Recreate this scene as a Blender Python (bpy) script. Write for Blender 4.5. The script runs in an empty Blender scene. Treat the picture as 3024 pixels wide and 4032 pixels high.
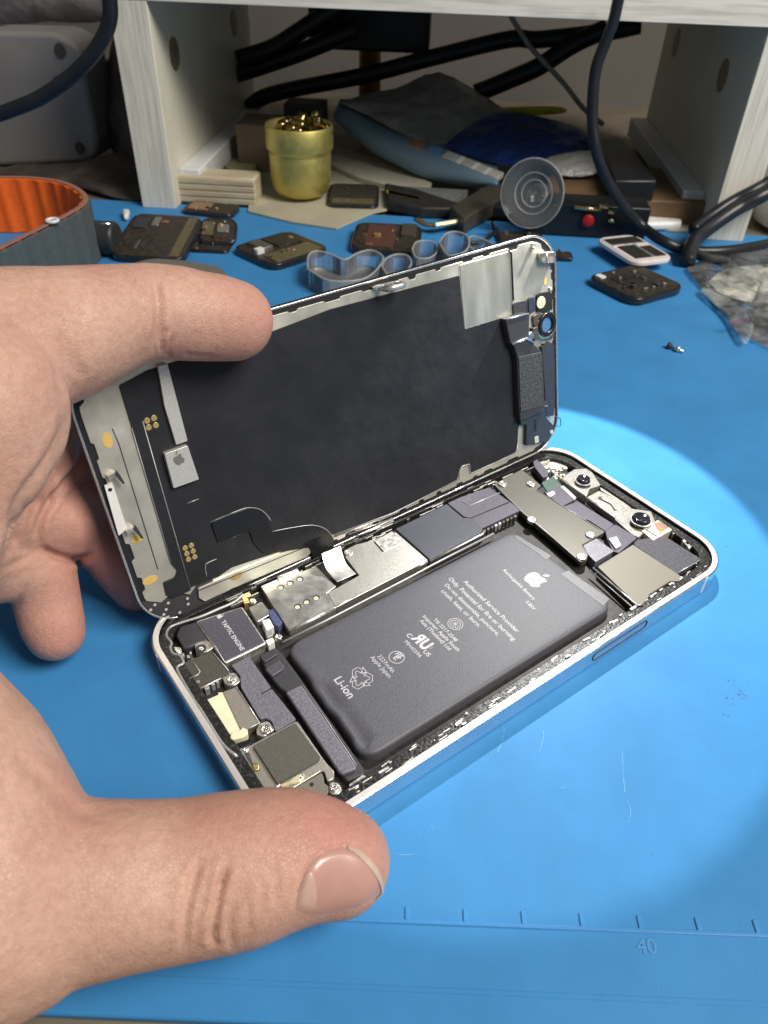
import bpy, bmesh, math, random
import numpy as np
from mathutils import Vector, Matrix
from mathutils.bvhtree import BVHTree
random.seed(7)
SC = bpy.context.scene
COL = SC.collection
MM = 0.001
# ------------------------------------------------------------------ camera
CR = np.array([[0.81061, -0.58497, 0.02687], [-0.35474, -0.52704, -0.77226], [0.46591, 0.61648, -0.63473]])  # right, down, forward
CP = np.array([-24.35, -58.33, 131.96])     # mm, phone's near left corner is the origin, x along its long side
CF = 2955.2
cam_d = bpy.data.cameras.new("camera"); cam = bpy.data.objects.new("camera", cam_d); COL.objects.link(cam)
_m = Matrix([[CR[0][i], -CR[1][i], -CR[2][i]] for i in range(3)]).to_4x4(); _m.translation = Vector(CP * MM)
cam.matrix_world = _m
cam_d.sensor_fit = 'HORIZONTAL'; cam_d.sensor_width = 36.0; cam_d.lens = 36.0 * CF / 3024
cam_d.clip_start = 0.005; cam_d.clip_end = 20
cam_d.dof.use_dof = True; cam_d.dof.focus_distance = 0.172; cam_d.dof.aperture_fstop = 44
SC.camera = cam
# ------------------------------------------------------------------ world and lamps
w = bpy.data.worlds.new("World"); SC.world = w; w.use_nodes = True
w.node_tree.nodes['Background'].inputs[0].default_value = (0.96, 0.97, 1.0, 1)
w.node_tree.nodes['Background'].inputs[1].default_value = 0.14
SC.view_settings.view_transform = 'Standard'; SC.view_settings.look = 'None'
SC.view_settings.exposure = 0.0; SC.view_settings.gamma = 1.0
def lamp(name, kind, loc, aim, power, color, **kw):
    d = bpy.data.lights.new(name, kind); d.energy = power; d.color = color
    for k, v in kw.items(): setattr(d, k, v)
    o = bpy.data.objects.new(name, d); COL.objects.link(o)
    o.location = Vector(loc) * MM
    o.rotation_euler = (Vector(aim) - Vector(loc)).to_track_quat('-Z', 'Y').to_euler()
    return o
# small focused work lamp just over the open phone, and the room's ceiling panel
lamp("work_lamp", 'SPOT', (165, 74, 124), (102, 44, 0), 1.3, (1.0, 0.99, 0.96), spot_size=math.radians(53.6), spot_blend=0.07, shadow_soft_size=0.0022)
lamp("ceiling_panel", 'AREA', (380, -540, 840), (90, 160, 0), 14.6, (1.0, 0.94, 0.85), shape='RECTANGLE', size=0.5, size_y=0.5)

# ------------------------------------------------------------------ geometry helpers (all lengths in mm)
def Z(ox, oy, s): return lambda pts: [(ox + u * s, oy + v * s) for u, v in pts]
ZA = Z(650, 2400, .3014); ZB = Z(850, 2700, .36166); ZC = Z(1950, 950, .36145); ZD = Z(1050, 2050, .3014)
ZE = Z(1900, 1700, .60277); ZF = Z(1100, 1800, .60277); ZG = Z(500, 2100, .60277); ZH = Z(250, 1300, .66305)
ZI = Z(1300, 900, .60277); ZJ = Z(1150, 2400, .81374); ZK = Z(350, 700, .60277); ZL = Z(1250, 400, .72333)
ZM = Z(2224, 800, .48222); ZN = Z(600, 300, .48222); ZT = Z(900, 0, .66305); ZR = Z(1924, 0, .66305)
Z1 = Z(0, 0, .66305); ZW = Z(0, 600, .30139); ZU = Z(0, 2700, 1.02471)
def ray(u, v): return CR.T @ np.array([(u - 1512) / CF, (v - 2016) / CF, 1.0])
def at(u, v, z=0.0):
    d = ray(u, v); return CP + (z - CP[2]) / d[2] * d
def cam_pt(u, v, D): return CP + ray(u, v) * D
PR = np.array([[0.99976, -0.02044, -0.00843], [-0.00347, 0.23160, -0.97280], [0.02183, 0.97260, 0.23148]])   # display's axes
PT = np.array([0.17, 61.35, 3.39])
def atp(u, v, h=0.0):
    d = ray(u, v); n = PR[:, 2]; s = n @ (PT + n * h - CP) / (n @ d); return PR.T @ (CP + s * d - PT)
SO = np.array([115.7, 349.6, 0.0]); SA = np.array([.7552, -.6555, 0]); SB = np.array([.6555, .7552, 0])   # the shelf's own axes
def S(a, b, z=0): return SO + a * SA + b * SB + np.array([0, 0, z])
def onb(u, v, b):
    r = ray(u, v); s = SB @ (SO + b * SB - CP) / (SB @ r); return CP + s * r

def tag(o, label=None, cat=None, group=None, kind=None):
    if label: o['label'] = label
    if cat: o['category'] = cat
    if group: o['group'] = group
    if kind: o['kind'] = kind
    return o
def root(name, loc, label, cat, group=None, rot=None):
    o = bpy.data.objects.new(name, None); COL.objects.link(o)
    o.empty_display_size = 0.01
    m = Matrix.Identity(4) if rot is None else Matrix([list(map(float, r)) for r in rot]).to_4x4()
    m.translation = Vector([float(c) for c in loc]) * MM; o.matrix_world = m
    return tag(o, label, cat, group)
def mesh(name, verts, faces, m, parent=None, smooth=False, bevel=0, seg=2, subs=0, solid=0):
    me = bpy.data.meshes.new(name)
    me.from_pydata([tuple(float(c) * MM for c in v) for v in verts], [], faces)
    bm = bmesh.new(); bm.from_mesh(me); bmesh.ops.recalc_face_normals(bm, faces=bm.faces); bm.to_mesh(me); bm.free()
    if smooth:
        for p in me.polygons: p.use_smooth = True
    o = bpy.data.objects.new(name, me); COL.objects.link(o)
    if parent: o.parent = parent
    if m: me.materials.append(m)
    if solid:
        md = o.modifiers.new('t', 'SOLIDIFY'); md.thickness = solid * MM; md.offset = 0
    if bevel:
        md = o.modifiers.new('b', 'BEVEL'); md.width = bevel * MM; md.segments = seg; md.limit_method = 'ANGLE'; md.angle_limit = math.radians(35)
        for p in me.polygons: p.use_smooth = True
        try:
            me.set_sharp_from_angle(angle=math.radians(38))
        except Exception: pass
    if subs:
        md = o.modifiers.new('s', 'SUBSURF'); md.levels = md.render_levels = subs
    return o
def area2(P): return sum(P[i][0] * P[(i + 1) % len(P)][1] - P[(i + 1) % len(P)][0] * P[i][1] for i in range(len(P)))
def rnd(P, r, n=4):
    """round a polygon's corners"""
    out = []; N = len(P); P = [np.array(p[:2], float) for p in P]
    for i in range(N):
        a, b, c = P[i - 1], P[i], P[(i + 1) % N]
        d1, d2 = a - b, c - b; l1, l2 = np.linalg.norm(d1), np.linalg.norm(d2)
        t = min(r, l1 * .45, l2 * .45)
        p, q = b + d1 / l1 * t, b + d2 / l2 * t
        for k in range(n + 1):
            s = k / n; out.append((1 - s) ** 2 * p + 2 * s * (1 - s) * b + s * s * q)
    return out
def rrect(x0, y0, x1, y1, r, n=10):
    out = []
    for cx, cy, a0 in ((x1 - r, y1 - r, 0), (x0 + r, y1 - r, 90), (x0 + r, y0 + r, 180), (x1 - r, y0 + r, 270)):
        for i in range(n + 1):
            a = math.radians(a0 + 90 * i / n); out.append((cx + r * math.cos(a), cy + r * math.sin(a)))
    return out
def prism_vf(P, z0, z1):
    if area2(P) < 0: P = P[::-1]
    n = len(P); zt = z1 if callable(z1) else (lambda x, y: z1)
    V = [(p[0], p[1], z0) for p in P] + [(p[0], p[1], zt(p[0], p[1])) for p in P]
    F = [tuple(range(n - 1, -1, -1)), tuple(range(n, 2 * n))] + [(i, (i + 1) % n, n + (i + 1) % n, n + i) for i in range(n)]
    return V, F
def prism(name, P, z0, z1, m, parent=None, bevel=.12, r=0, **k):
    if r: P = rnd(P, r)
    V, F = prism_vf(P, z0, z1)
    return mesh(name, V, F, m, parent, bevel=bevel, **k)
def merge(parts):
    V, F = [], []
    for v, f in parts:
        o = len(V); V += list(v); F += [tuple(i + o for i in q) for q in f]
    return V, F
def ring_vf(Po, Pi, z0, z1):
    n = len(Po)
    V = [(*p[:2], z0) for p in Po] + [(*p[:2], z1) for p in Po] + [(*p[:2], z1) for p in Pi] + [(*p[:2], z0) for p in Pi]
    F = []
    for i in range(n):
        j = (i + 1) % n
        for a in range(4):
            b = (a + 1) % 4; F.append((a * n + i, a * n + j, b * n + j, b * n + i))
    return V, F
def box_vf(x0, y0, z0, x1, y1, z1):
    return prism_vf([(x0, y0), (x1, y0), (x1, y1), (x0, y1)], z0, z1)
def disc(c, r, n=24): return [(c[0] + r * math.cos(2 * math.pi * i / n), c[1] + r * math.sin(2 * math.pi * i / n)) for i in range(n)]
def lathe_vf(prof, n=40, cap=True):
    V, F = [], []
    for r, z in prof:
        for i in range(n): V.append((r * math.cos(2 * math.pi * i / n), r * math.sin(2 * math.pi * i / n), z))
    for k in range(len(prof) - 1):
        for i in range(n):
            j = (i + 1) % n; F.append((k * n + i, k * n + j, (k + 1) * n + j, (k + 1) * n + i))
    if cap:
        F.append(tuple(range(n - 1, -1, -1))); F.append(tuple((len(prof) - 1) * n + i for i in range(n)))
    return V, F
def smoothpath(P, n=8):
    P = [np.array(p, float) for p in P]; out = []
    for i in range(len(P) - 1):
        p0 = P[i - 1] if i else 2 * P[0] - P[1]; p1, p2 = P[i], P[i + 1]; p3 = P[i + 2] if i + 2 < len(P) else 2 * P[-1] - P[-2]
        for k in range(n):
            t = k / n
            out.append(.5 * (2 * p1 + (p2 - p0) * t + (2 * p0 - 5 * p1 + 4 * p2 - p3) * t * t + (3 * p1 - p0 - 3 * p2 + p3) * t ** 3))
    out.append(P[-1]); return out
def tube_vf(P, r, n=10, flat=1.0, closed=False):
    P = [np.array(p, float) for p in P]; N = len(P); V, F = [], []
    up = np.array([0, 0, 1.0])
    for i, p in enumerate(P):
        if closed: t = P[(i + 1) % N] - P[i - 1]
        else: t = P[min(i + 1, N - 1)] - P[max(i - 1, 0)]
        t = t / (np.linalg.norm(t) + 1e-9)
        if abs(t @ up) > .95: up = np.array([.3, .9, .1]); up /= np.linalg.norm(up)
        s = np.cross(t, up); s /= np.linalg.norm(s) + 1e-9; u = np.cross(s, t); up = u
        rr = r[i] if hasattr(r, '__len__') else r
        for k in range(n):
            a = 2 * math.pi * k / n; V.append(p + s * math.cos(a) * rr + u * math.sin(a) * rr * flat)
    for i in range(N if closed else N - 1):
        for k in range(n):
            F.append((i * n + k, i * n + (k + 1) % n, ((i + 1) % N) * n + (k + 1) % n, ((i + 1) % N) * n + k))
    if not closed: F += [tuple(range(n - 1, -1, -1)), tuple((N - 1) * n + k for k in range(n))]
    return V, F
def tube(name, P, r, m, parent=None, n=10, flat=1.0, sm=6, closed=False):
    if sm: P = smoothpath(P, sm)
    V, F = tube_vf(P, r, n, flat, closed); return mesh(name, V, F, m, parent, smooth=True)

# ------------------------------------------------------------------ materials
MATS = {}
def M(name, col, rough=.5, metal=0.0, ns=0, nc=0, nr=0, bump=0, bs=0, spec=.5, col2=None, det=3, stretch=None, trans=0, alpha=1, sss=0, coat=0, ior=1.45, contrast=None, aniso=0):
    if name in MATS: return MATS[name]
    m = bpy.data.materials.new(name); m.use_nodes = True; nt = m.node_tree; N = nt.nodes; Lk = nt.links
    b = N['Principled BSDF']; b.inputs['Base Color'].default_value = (*col, 1); b.inputs['Roughness'].default_value = rough
    b.inputs['Metallic'].default_value = metal; b.inputs['IOR'].default_value = ior
    b.inputs['Specular IOR Level'].default_value = spec
    b.inputs['Transmission Weight'].default_value = trans; b.inputs['Alpha'].default_value = alpha
    b.inputs['Coat Weight'].default_value = coat; b.inputs['Coat Roughness'].default_value = .12
    if ns or bs:
        tc = N.new('ShaderNodeTexCoord'); mp = N.new('ShaderNodeMapping'); Lk.new(tc.outputs['Object'], mp.inputs[0])
        s = stretch or (1, 1, 1); mp.inputs['Scale'].default_value = (1000 * s[0], 1000 * s[1], 1000 * s[2])
    if ns:
        nz = N.new('ShaderNodeTexNoise'); nz.inputs['Scale'].default_value = ns; nz.inputs['Detail'].default_value = det; nz.inputs['Roughness'].default_value = .6
        Lk.new(mp.outputs[0], nz.inputs['Vector'])
        rp = N.new('ShaderNodeValToRGB'); lo, hi = contrast or (.32, .68)
        rp.color_ramp.elements[0].position = lo; rp.color_ramp.elements[1].position = hi
        c2 = col2 or tuple(min(1, c * (1 + nc)) for c in col); c1 = col if col2 else tuple(c * (1 - nc) for c in col)
        rp.color_ramp.elements[0].color = (*c1, 1); rp.color_ramp.elements[1].color = (*c2, 1)
        Lk.new(nz.outputs[0], rp.inputs[0]); Lk.new(rp.outputs[0], b.inputs['Base Color'])
        if nr:
            mr = N.new('ShaderNodeMapRange'); mr.inputs[1].default_value = .3; mr.inputs[2].default_value = .7
            mr.inputs[3].default_value = max(.03, rough - nr); mr.inputs[4].default_value = min(1, rough + nr)
            Lk.new(nz.outputs[0], mr.inputs[0]); Lk.new(mr.outputs[0], b.inputs['Roughness'])
    if bump:
        nb = N.new('ShaderNodeTexNoise'); nb.inputs['Scale'].default_value = bs or ns; nb.inputs['Detail'].default_value = 4
        Lk.new(mp.outputs[0], nb.inputs['Vector'])
        bp = N.new('ShaderNodeBump'); bp.inputs['Strength'].default_value = 1; bp.inputs['Distance'].default_value = bump * MM
        Lk.new(nb.outputs[0], bp.inputs['Height']); Lk.new(bp.outputs[0], b.inputs['Normal'])
    MATS[name] = m; return m
def clearfilm(name, tint, diff, fres, rough, bump=0, bs=.1, lo=.3, hi=2.0):
    m = bpy.data.materials.new(name); m.use_nodes = True; nt = m.node_tree; N = nt.nodes; Lk = nt.links; N.remove(N['Principled BSDF'])
    tr = N.new('ShaderNodeBsdfTransparent'); tr.inputs[0].default_value = (*tint, 1); gl = N.new('ShaderNodeBsdfGlossy'); gl.inputs['Roughness'].default_value = rough
    df = N.new('ShaderNodeBsdfDiffuse'); df.inputs[0].default_value = (.75, .78, .8, 1); m1 = N.new('ShaderNodeMixShader'); m2 = N.new('ShaderNodeMixShader')
    fr = N.new('ShaderNodeFresnel'); fr.inputs[0].default_value = fres; Lk.new(fr.outputs[0], m2.inputs[0]); m1.inputs[0].default_value = diff
    Lk.new(tr.outputs[0], m1.inputs[1]); Lk.new(df.outputs[0], m1.inputs[2]); Lk.new(m1.outputs[0], m2.inputs[1]); Lk.new(gl.outputs[0], m2.inputs[2])
    tc = N.new('ShaderNodeTexCoord'); mp = N.new('ShaderNodeMapping'); mp.inputs['Scale'].default_value = (1000,) * 3; Lk.new(tc.outputs['Object'], mp.inputs[0])
    nz = N.new('ShaderNodeTexNoise'); nz.inputs['Scale'].default_value = bs; nz.inputs['Detail'].default_value = 5; nz.inputs['Distortion'].default_value = 1.2; Lk.new(mp.outputs[0], nz.inputs['Vector'])
    mr = N.new('ShaderNodeMapRange'); mr.inputs[1].default_value = .35; mr.inputs[2].default_value = .7; mr.inputs[3].default_value = diff * lo; mr.inputs[4].default_value = diff * hi; Lk.new(nz.outputs[0], mr.inputs[0]); Lk.new(mr.outputs[0], m1.inputs[0])
    if bump:
        bp = N.new('ShaderNodeBump'); bp.inputs['Distance'].default_value = bump * MM; Lk.new(nz.outputs[0], bp.inputs['Height'])
        for n in (gl, df, fr): Lk.new(bp.outputs[0], n.inputs['Normal'])
    Lk.new(m2.outputs[0], N['Material Output'].inputs[0]); return m
MAT_BLUE = M('mat_silicone', (.047, .243, .545), .55, ns=.05, nc=.07, bump=.035, bs=2.2, spec=.3)
ALU = M('aluminium', (.86, .87, .90), .22, 1, ns=.3, nc=.02, nr=.05)
ALU_MATTE = M('rim_aluminium', (.90, .90, .88), .34, .55, ns=.15, nc=.02, nr=.03)
STEEL = M('plate_steel', (.58, .565, .52), .44, 1, ns=4, nc=.09, nr=.12, bump=.01, bs=3)
STEEL_W = M('bright_steel', (.68, .67, .64), .38, .85, ns=.9, nc=.2, nr=.1)
STEEL_CRUMP = M('foil_steel', (.82, .81, .77), .34, 1, ns=.35, nc=.06, nr=.06, bump=.06, bs=.3)
TRAY = M('display_tray', (.70, .69, .60), .42, .75, ns=.12, nc=.1, nr=.08, bump=.02, bs=.15)
TRAY_FOIL = M('display_foil', (.72, .70, .60), .33, .85, ns=.1, nc=.12, nr=.1, bump=.5, bs=.11, stretch=(1, .25, 1))
SPECK = M('speckled_steel', (.155, .143, .118), .55, .35, ns=4, nr=.06, col2=(.23, .215, .18), contrast=(.25, .8), bump=.03, bs=3)
SPECK_L = M('speckled_light', (.42, .40, .35), .4, .85, ns=6.0, col2=(.66, .63, .57), nr=.1, bump=.03, bs=3)
BRACKET = M('bracket_steel', (.085, .080, .068), .42, .4, ns=3, col2=(.125, .118, .10), nr=.12, bump=.02, bs=2)
BATT = M('battery_wrap', (.080, .081, .098), .50, 0, ns=3.5, nc=.22, bump=.05, bs=3.2, spec=.6)
GRAPH = M('graphite_sheet', (.10, .10, .13), .45, .2, ns=3.0, col2=(.24, .23, .27), bump=.03, bs=3)
DARKPL = M('dark_plastic', (.045, .045, .052), .48, 0, ns=2, nc=.2, bump=.02, bs=3)
DARKPURP = M('dark_film', (.085, .08, .105), .42, .1, ns=1.5, nc=.15, bump=.02, bs=2)
FOAM = M('dark_foam', (.085, .083, .07), .75, 0, ns=3.5, nc=.2, bump=.04, bs=3.5)
BLACK = M('black_gasket', (.015, .015, .017), .55, 0, bump=.03, bs=2, ns=2, nc=.2)
BLACKGL = M('black_gloss', (.012, .013, .015), .22, 0, ns=.5, nc=.1, bump=.015, bs=.4)
SHEET = M('black_graphite_film', (.024, .0255, .030), .42, 0, ns=.10, nc=.12, nr=.08, bump=.4, bs=.2, spec=.25)
GASKET = M('adhesive_rim', (.02, .02, .02), .35, .3, ns=1.6, col2=(.11, .11, .115), contrast=(.5, .75), bump=.12, bs=1.5)
CREAM = M('cream_plastic', (.72, .68, .48), .45, 0, ns=.5, nc=.05, bump=.02, bs=2, spec=.4)
WHITEPL = M('white_plastic', (.78, .78, .76), .4, 0, ns=.6, nc=.05)
GOLD = M('gold_contact', (.90, .68, .28), .3, .8, ns=2, nc=.1)
YELLOW = M('yellow_pad', (.78, .55, .16), .45, .2, ns=2, nc=.1)
SCREW = M('screw_steel', (.90, .89, .86), .25, 1, ns=2, nc=.12, nr=.1)
GLASSK = M('lens_glass', (.01, .011, .02), .06, 0, coat=1, spec=.8, ns=1, nc=.1)
PRINT = M('white_print', (.52, .52, .56), .5, 0, ns=4, nc=.06)
PRINTG = M('grey_print', (.16, .16, .16), .5, 0, ns=4, nc=.06)
GREENPCB = M('green_board', (.06, .10, .09), .4, 0, ns=1, nc=.2)
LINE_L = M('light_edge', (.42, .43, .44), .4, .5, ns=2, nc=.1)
IRID = M('iridescent_chip', (.75, .62, .20), .25, .7, ns=.9, col2=(.75, .35, .55), contrast=(.45, .6))

# ------------------------------------------------------------------ setting
gx, gy = SA * 1500, SB * 1500
g = [S(-1500, -1500), S(1500, -1500), S(1500, 1500), S(-1500, 1500)]
TABLE = M('table_wood', (.16, .135, .10), .6, 0, ns=.05, nc=.15, bump=.05, bs=.3, stretch=(.2, 1, 1))
tag(mesh('table', *merge([prism_vf([p[:2] for p in g], -30, -2)]), TABLE), kind='structure')
WALL = M('wall_paint', (.13, .12, .108), .8, 0, ns=.004, nc=.08, bump=.1, bs=.2)
tag(mesh('wall', *prism_vf([S(-1500, 330)[:2], S(1500, 330)[:2], S(1500, 345)[:2], S(-1500, 345)[:2]], -2.5, 1300), WALL), kind='structure')

# blue work mat: one moulded sheet with raised ruler and ridges
mat_root = root('work_mat', (0, 0, 0), 'large blue silicone repair mat with a raised ruler line along its near edge', 'work mat')
A0, A1 = at(0, 3985), at(1100, 4032); dr = (A1 - A0) / np.linalg.norm(A1 - A0)
mp_ = [A0 - dr * 300, A0 + dr * 420, S(620, -260), S(620, 13), S(-620, 4), S(-620, -260)]
prism('mat_sheet', [p[:2] for p in mp_], -2, 0, MAT_BLUE, mat_root, bevel=.5)
MAT_RULE = M('mat_rule', (.060, .265, .60), .38, ns=1, nc=.05)
RL0 = np.array([12.8, -19.5]); ph = -.6497; rd = np.array([math.cos(ph), math.sin(ph)]); rn = np.array([-rd[1], rd[0]])
def strip(p, q, wd): 
    p, q = np.array(p), np.array(q); t = (q - p) / np.linalg.norm(q - p); n = np.array([-t[1], t[0]]) * wd / 2
    return [p + n, q + n, q - n, p - n]
prism('ruler_line', strip(RL0 - rd * 90, RL0 + rd * 160, .75), -.2, .22, MAT_RULE, mat_root, bevel=.15)
parts = []
for k in range(-4, 15):
    c = RL0 + rd * 9.76 * k
    parts.append(prism_vf(rnd(strip(c + rn * .2, c + rn * 2.4, .75), .3), -.2, .24))
mesh('ruler_ticks', *merge(parts), MAT_RULE, mat_root, bevel=.12)
prism('mat_ridge', [A0[:2] - dr[:2] * 300 + rn * 5, A0[:2] + dr[:2] * 420 + rn * 5, A0[:2] + dr[:2] * 420 + rn * 5.8, A0[:2] - dr[:2] * 300 + rn * 5.8], -.2, .12, MAT_BLUE, mat_root, bevel=.1)

FIRST = {}
def text(body, p0, p1, z, m, parent, fr=at, fit=True, h=None, ext=.015, name='printed_text', bold=0.0, mirror=False):
    """lettering laid flat at height z whose baseline runs from pixel p0 to p1 of the photograph's plan"""
    a = np.array(fr(*p0, z)); b = np.array(fr(*p1, z))
    c = bpy.data.curves.new(name, 'FONT'); c.body = body; c.size = 1; c.extrude = 0; c.offset = bold
    c.resolution_u = 3
    o = bpy.data.objects.new(name, c); COL.objects.link(o)
    bpy.context.view_layer.update(); wd = max(o.dimensions.x, .1)
    L_ = np.linalg.norm((b - a)[:2]); s = L_ / wd if fit else h
    me = bpy.data.meshes.new_from_object(o); bpy.data.objects.remove(o)
    x = (b - a) / np.linalg.norm(b - a); x[2] = 0; x /= np.linalg.norm(x); y = np.array([-x[1], x[0], 0])
    sy = h if (h and fit) else s
    vs = []
    if mirror:
        for v in me.vertices: v.co.x = wd - v.co.x
    for v in me.vertices: vs.append(a + x * v.co.x * s + y * v.co.y * sy + np.array([0, 0, ext]))
    fs = [tuple(p.vertices) for p in me.polygons]
    q = mesh(name, vs, fs, m, parent)
    for p in q.data.polygons:
        if p.normal.z < 0: p.flip()
    return q
text('40', ZM([(0, 0)])[0] and (2512, 3753), (2592, 3757), .0, M('mat_number', (.075, .29, .60), .4, ns=2, nc=.05), mat_root, name='ruler_number', ext=.1, bold=.02)

# ------------------------------------------------------------------ PHONE BODY
ph_l = 'opened white phone body lying on the blue mat, battery and circuitry bare'
PHN = root('smartphone', (0, 0, 0), ph_l, 'smartphone')
L, W, H = 131.5, 64.2, 5.6
O1 = rrect(0, 0, L, W, 11, 14)
def inset(d): return rrect(d, d, L - d, W - d, 11 - d * .9, 14)
fr_ = mesh('frame', *merge([ring_vf(O1, inset(1.25), .15, H)]), ALU, PHN, bevel=.35, seg=3)
mesh('rim_lip', *ring_vf(inset(.30), inset(1.55), H - .3, H + .06), ALU_MATTE, fr_, bevel=.08)
mesh('adhesive_ledge', *ring_vf(inset(1.5), inset(4.2), 2.0, 4.55), GASKET, fr_, bevel=.1)
prism('back_cover', inset(1.0), .3, 1.3, BLACK, PHN)
# antenna bands and the side button on the near long face
BAND = M('antenna_band', (.62, .66, .70), .4, 0, ns=1, nc=.05)
def bandx(x, y0=-.03): return box_vf(x - .45, y0, .2, x + .45, .8, H - .12)
mesh('antenna_band', *bandx(119.2), BAND, fr_)
mesh('antenna_band', *box_vf(-.03, 52, .2, .8, 53, H - .12), BAND, fr_)
bt = [(x, -.01, z) for x, z in [(p[0], p[1]) for p in rrect(79.0, 1.45, 97.5, 4.0, 1.25, 6)]]
tube('side_button', bt, .16, M('button_gap', (.05, .05, .05), .6, ns=2, nc=.1), PHN, n=6, sm=0, closed=True)

def PX(f, pts, z, fr=at): return [fr(*p, z)[:2] for p in f(pts)]
def plate(name, f, pts, z1, z0, m, parent=PHN, r=.3, bevel=.1, fr=at, **k):
    return prism(name, PX(f, pts, z1, fr), z0, z1, m, parent, bevel=bevel, r=r, **k)
def screw(f, c, z, r, parent=PHN, fr=at, base=None, m=None):
    p = fr(*f([c])[0], z)
    prof = [(r, z - .9), (r, z - .12), (r * .9, z), (r * .62, z + .02), (r * .5, z - .15), (.01, z - .18)]
    V, F = lathe_vf(prof, 24)
    V = [(v[0] + p[0], v[1] + p[1], v[2]) for v in V]
    a = random.random() * 3
    for k in range(2):
        t = np.array([math.cos(a + k * math.pi / 2), math.sin(a + k * math.pi / 2)]) * r * .55
        v, f_ = prism_vf(strip(p[:2] - t, p[:2] + t, r * .22), z - .2, z - .05 + .01 * k); V, F = merge([(V, F), (v, f_)])
    return mesh('screw', V, F, m or SCREW, parent, smooth=False, bevel=.04)
def washer(f, c, z, r0, r1, m, parent=PHN, fr=at, h=.4, name='washer'):
    p = fr(*f([c])[0], z); return mesh(name, *ring_vf(disc(p, r1, 28), disc(p, r0, 28), z - h, z), m, parent, bevel=.08)
def line(name, f, pts, z, r, m, parent=PHN, fr=at, sm=0, flat=1):
    return tube(name, [fr(*p, z)[:3] for p in f(pts)], r, m, parent, n=6, sm=sm, flat=flat)

# inner chassis edge all round the cavity
mesh('chassis_floor', *prism_vf(inset(4.3), 1.2, 2.3), M('chassis_floor', (.02, .02, .02), .5, .3, ns=.7, col2=(.045, .042, .04)), PHN)
line('chassis_lip', ZG, [(760, 400), (700, 450), (605, 492), (480, 545), (340, 588), (275, 620), (258, 670), (290, 715), (283, 750), (300, 785), (345, 800), (368, 848), (335, 868), (330, 900), (385, 1000), (440, 1095), (480, 1150), (620, 1372), (720, 1460)], 4.5, .35, LINE_L, sm=4)
# battery with crumpled left flank
Bp = PX(lambda q: q, [(1120, 2545), (1440, 2993), (2425, 2382), (2025, 2082)], 4.7)
bo = rnd(Bp, 4.2, 8)
cx_ = np.mean(np.array(Bp), 0)
def off(P, d):
    P = [np.array(p, float) for p in P]; sgn = 1 if area2(P) > 0 else -1; out = []
    for i in range(len(P)):
        t = P[(i + 1) % len(P)] - P[i - 1]; t /= np.linalg.norm(t) + 1e-9; out.append(P[i] + sgn * np.array([-t[1], t[0]]) * d)
    return out
bv, bf = [], []
def dens(P, s=.8):
    out = []
    for i in range(len(P)):
        a, b = np.array(P[i]), np.array(P[(i + 1) % len(P)]); n = max(1, int(np.linalg.norm(b - a) / s))
        for k in range(n): out.append(a + (b - a) * k / n)
    return out
bo = dens(bo)
def crumple(p):
    x = p[0] - min(q[0] for q in bo)
    return math.exp(-max(0, x - .6) / 1.6) * (.36 * math.sin(p[1] * .42 + 1) + .14 * math.sin(p[1] * 1.1))
rings = [(0.0, 1.4), (0.0, 3.7), (.12, 4.2), (.45, 4.55), (1.0, 4.66), (1.9, 4.68)]
for d, z in rings:
    for p, p_o in zip(off(bo, d), bo):
        wv = crumple(p_o); bv.append((p[0] + wv * .55 * (1 if d < .8 else .5), p[1], z + (wv * .3 if .3 < d < 2.4 else 0) - (.35 if (d > 1.5 and d < 2.5 and p_o[0] < min(q[0] for q in bo) + .6) else 0)))
nb_ = len(bo)
for k in range(len(rings) - 1):
    for i in range(nb_): bf.append((k * nb_ + i, k * nb_ + (i + 1) % nb_, (k + 1) * nb_ + (i + 1) % nb_, (k + 1) * nb_ + i))
ctr_b = np.mean(np.array(bo), 0); last_r = bv[-nb_:]
for sc_ in (.975, .9):
    for v in last_r: bv.append((ctr_b[0] + (v[0] - ctr_b[0]) * sc_, ctr_b[1] + (v[1] - ctr_b[1]) * sc_, 4.7))
bv.append((ctr_b[0], ctr_b[1], 4.7)); nR = len(rings) + 2
for k in (nR - 3, nR - 2):
    for i in range(nb_): bf.append((k * nb_ + i, k * nb_ + (i + 1) % nb_, (k + 1) * nb_ + (i + 1) % nb_, (k + 1) * nb_ + i))
for i in range(nb_): bf.append(((nR - 1) * nb_ + i, (nR - 1) * nb_ + (i + 1) % nb_, nR * nb_))
BAT = mesh('battery', bv, bf, BATT, PHN, smooth=True)
TAPE = M('battery_tape', (.105, .105, .12), .42, 0, ns=3, nc=.15, bump=.04, bs=3)
for q in ([(205, 690), (225, 675), (450, 810), (420, 838), (405, 830), (355, 790)], [(510, 930), (560, 905), (830, 1090), (790, 1140)]):
    plate('battery_tape', ZE, q, 4.75, 4.65, TAPE, BAT, bevel=.03)
zt = 4.72
def bt_(s, f, a, b, **k): return text(s, f([a])[0], f([b])[0], zt, PRINT, BAT, **k)
bt_('Li-ion', ZJ, (199, 338), (272, 430), bold=.012)
bt_('2227mAh', ZJ, (410, 226), (482, 306))
bt_('Apple Japan', ZJ, (377, 232), (468, 332))
bt_('MH45594', ZJ, (540, 156), (612, 232))
bt_('C', ZF, (826, 1162), (846, 1182), bold=.02)
bt_('US', ZF, (934, 1272), (968, 1304), bold=.015)
bt_('R', ZF, (860, 1182), (902, 1222), bold=.04, h=4.1, mirror=True); bt_('U', ZF, (905, 1224), (946, 1262), bold=.05, h=4.1)
bt_('TIS 2217-2548', ZF, (1002, 1062), (1148, 1206), bold=.008)
bt_('Importer: Apple South', ZF, (932, 1040), (1160, 1268), bold=.008)
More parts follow.
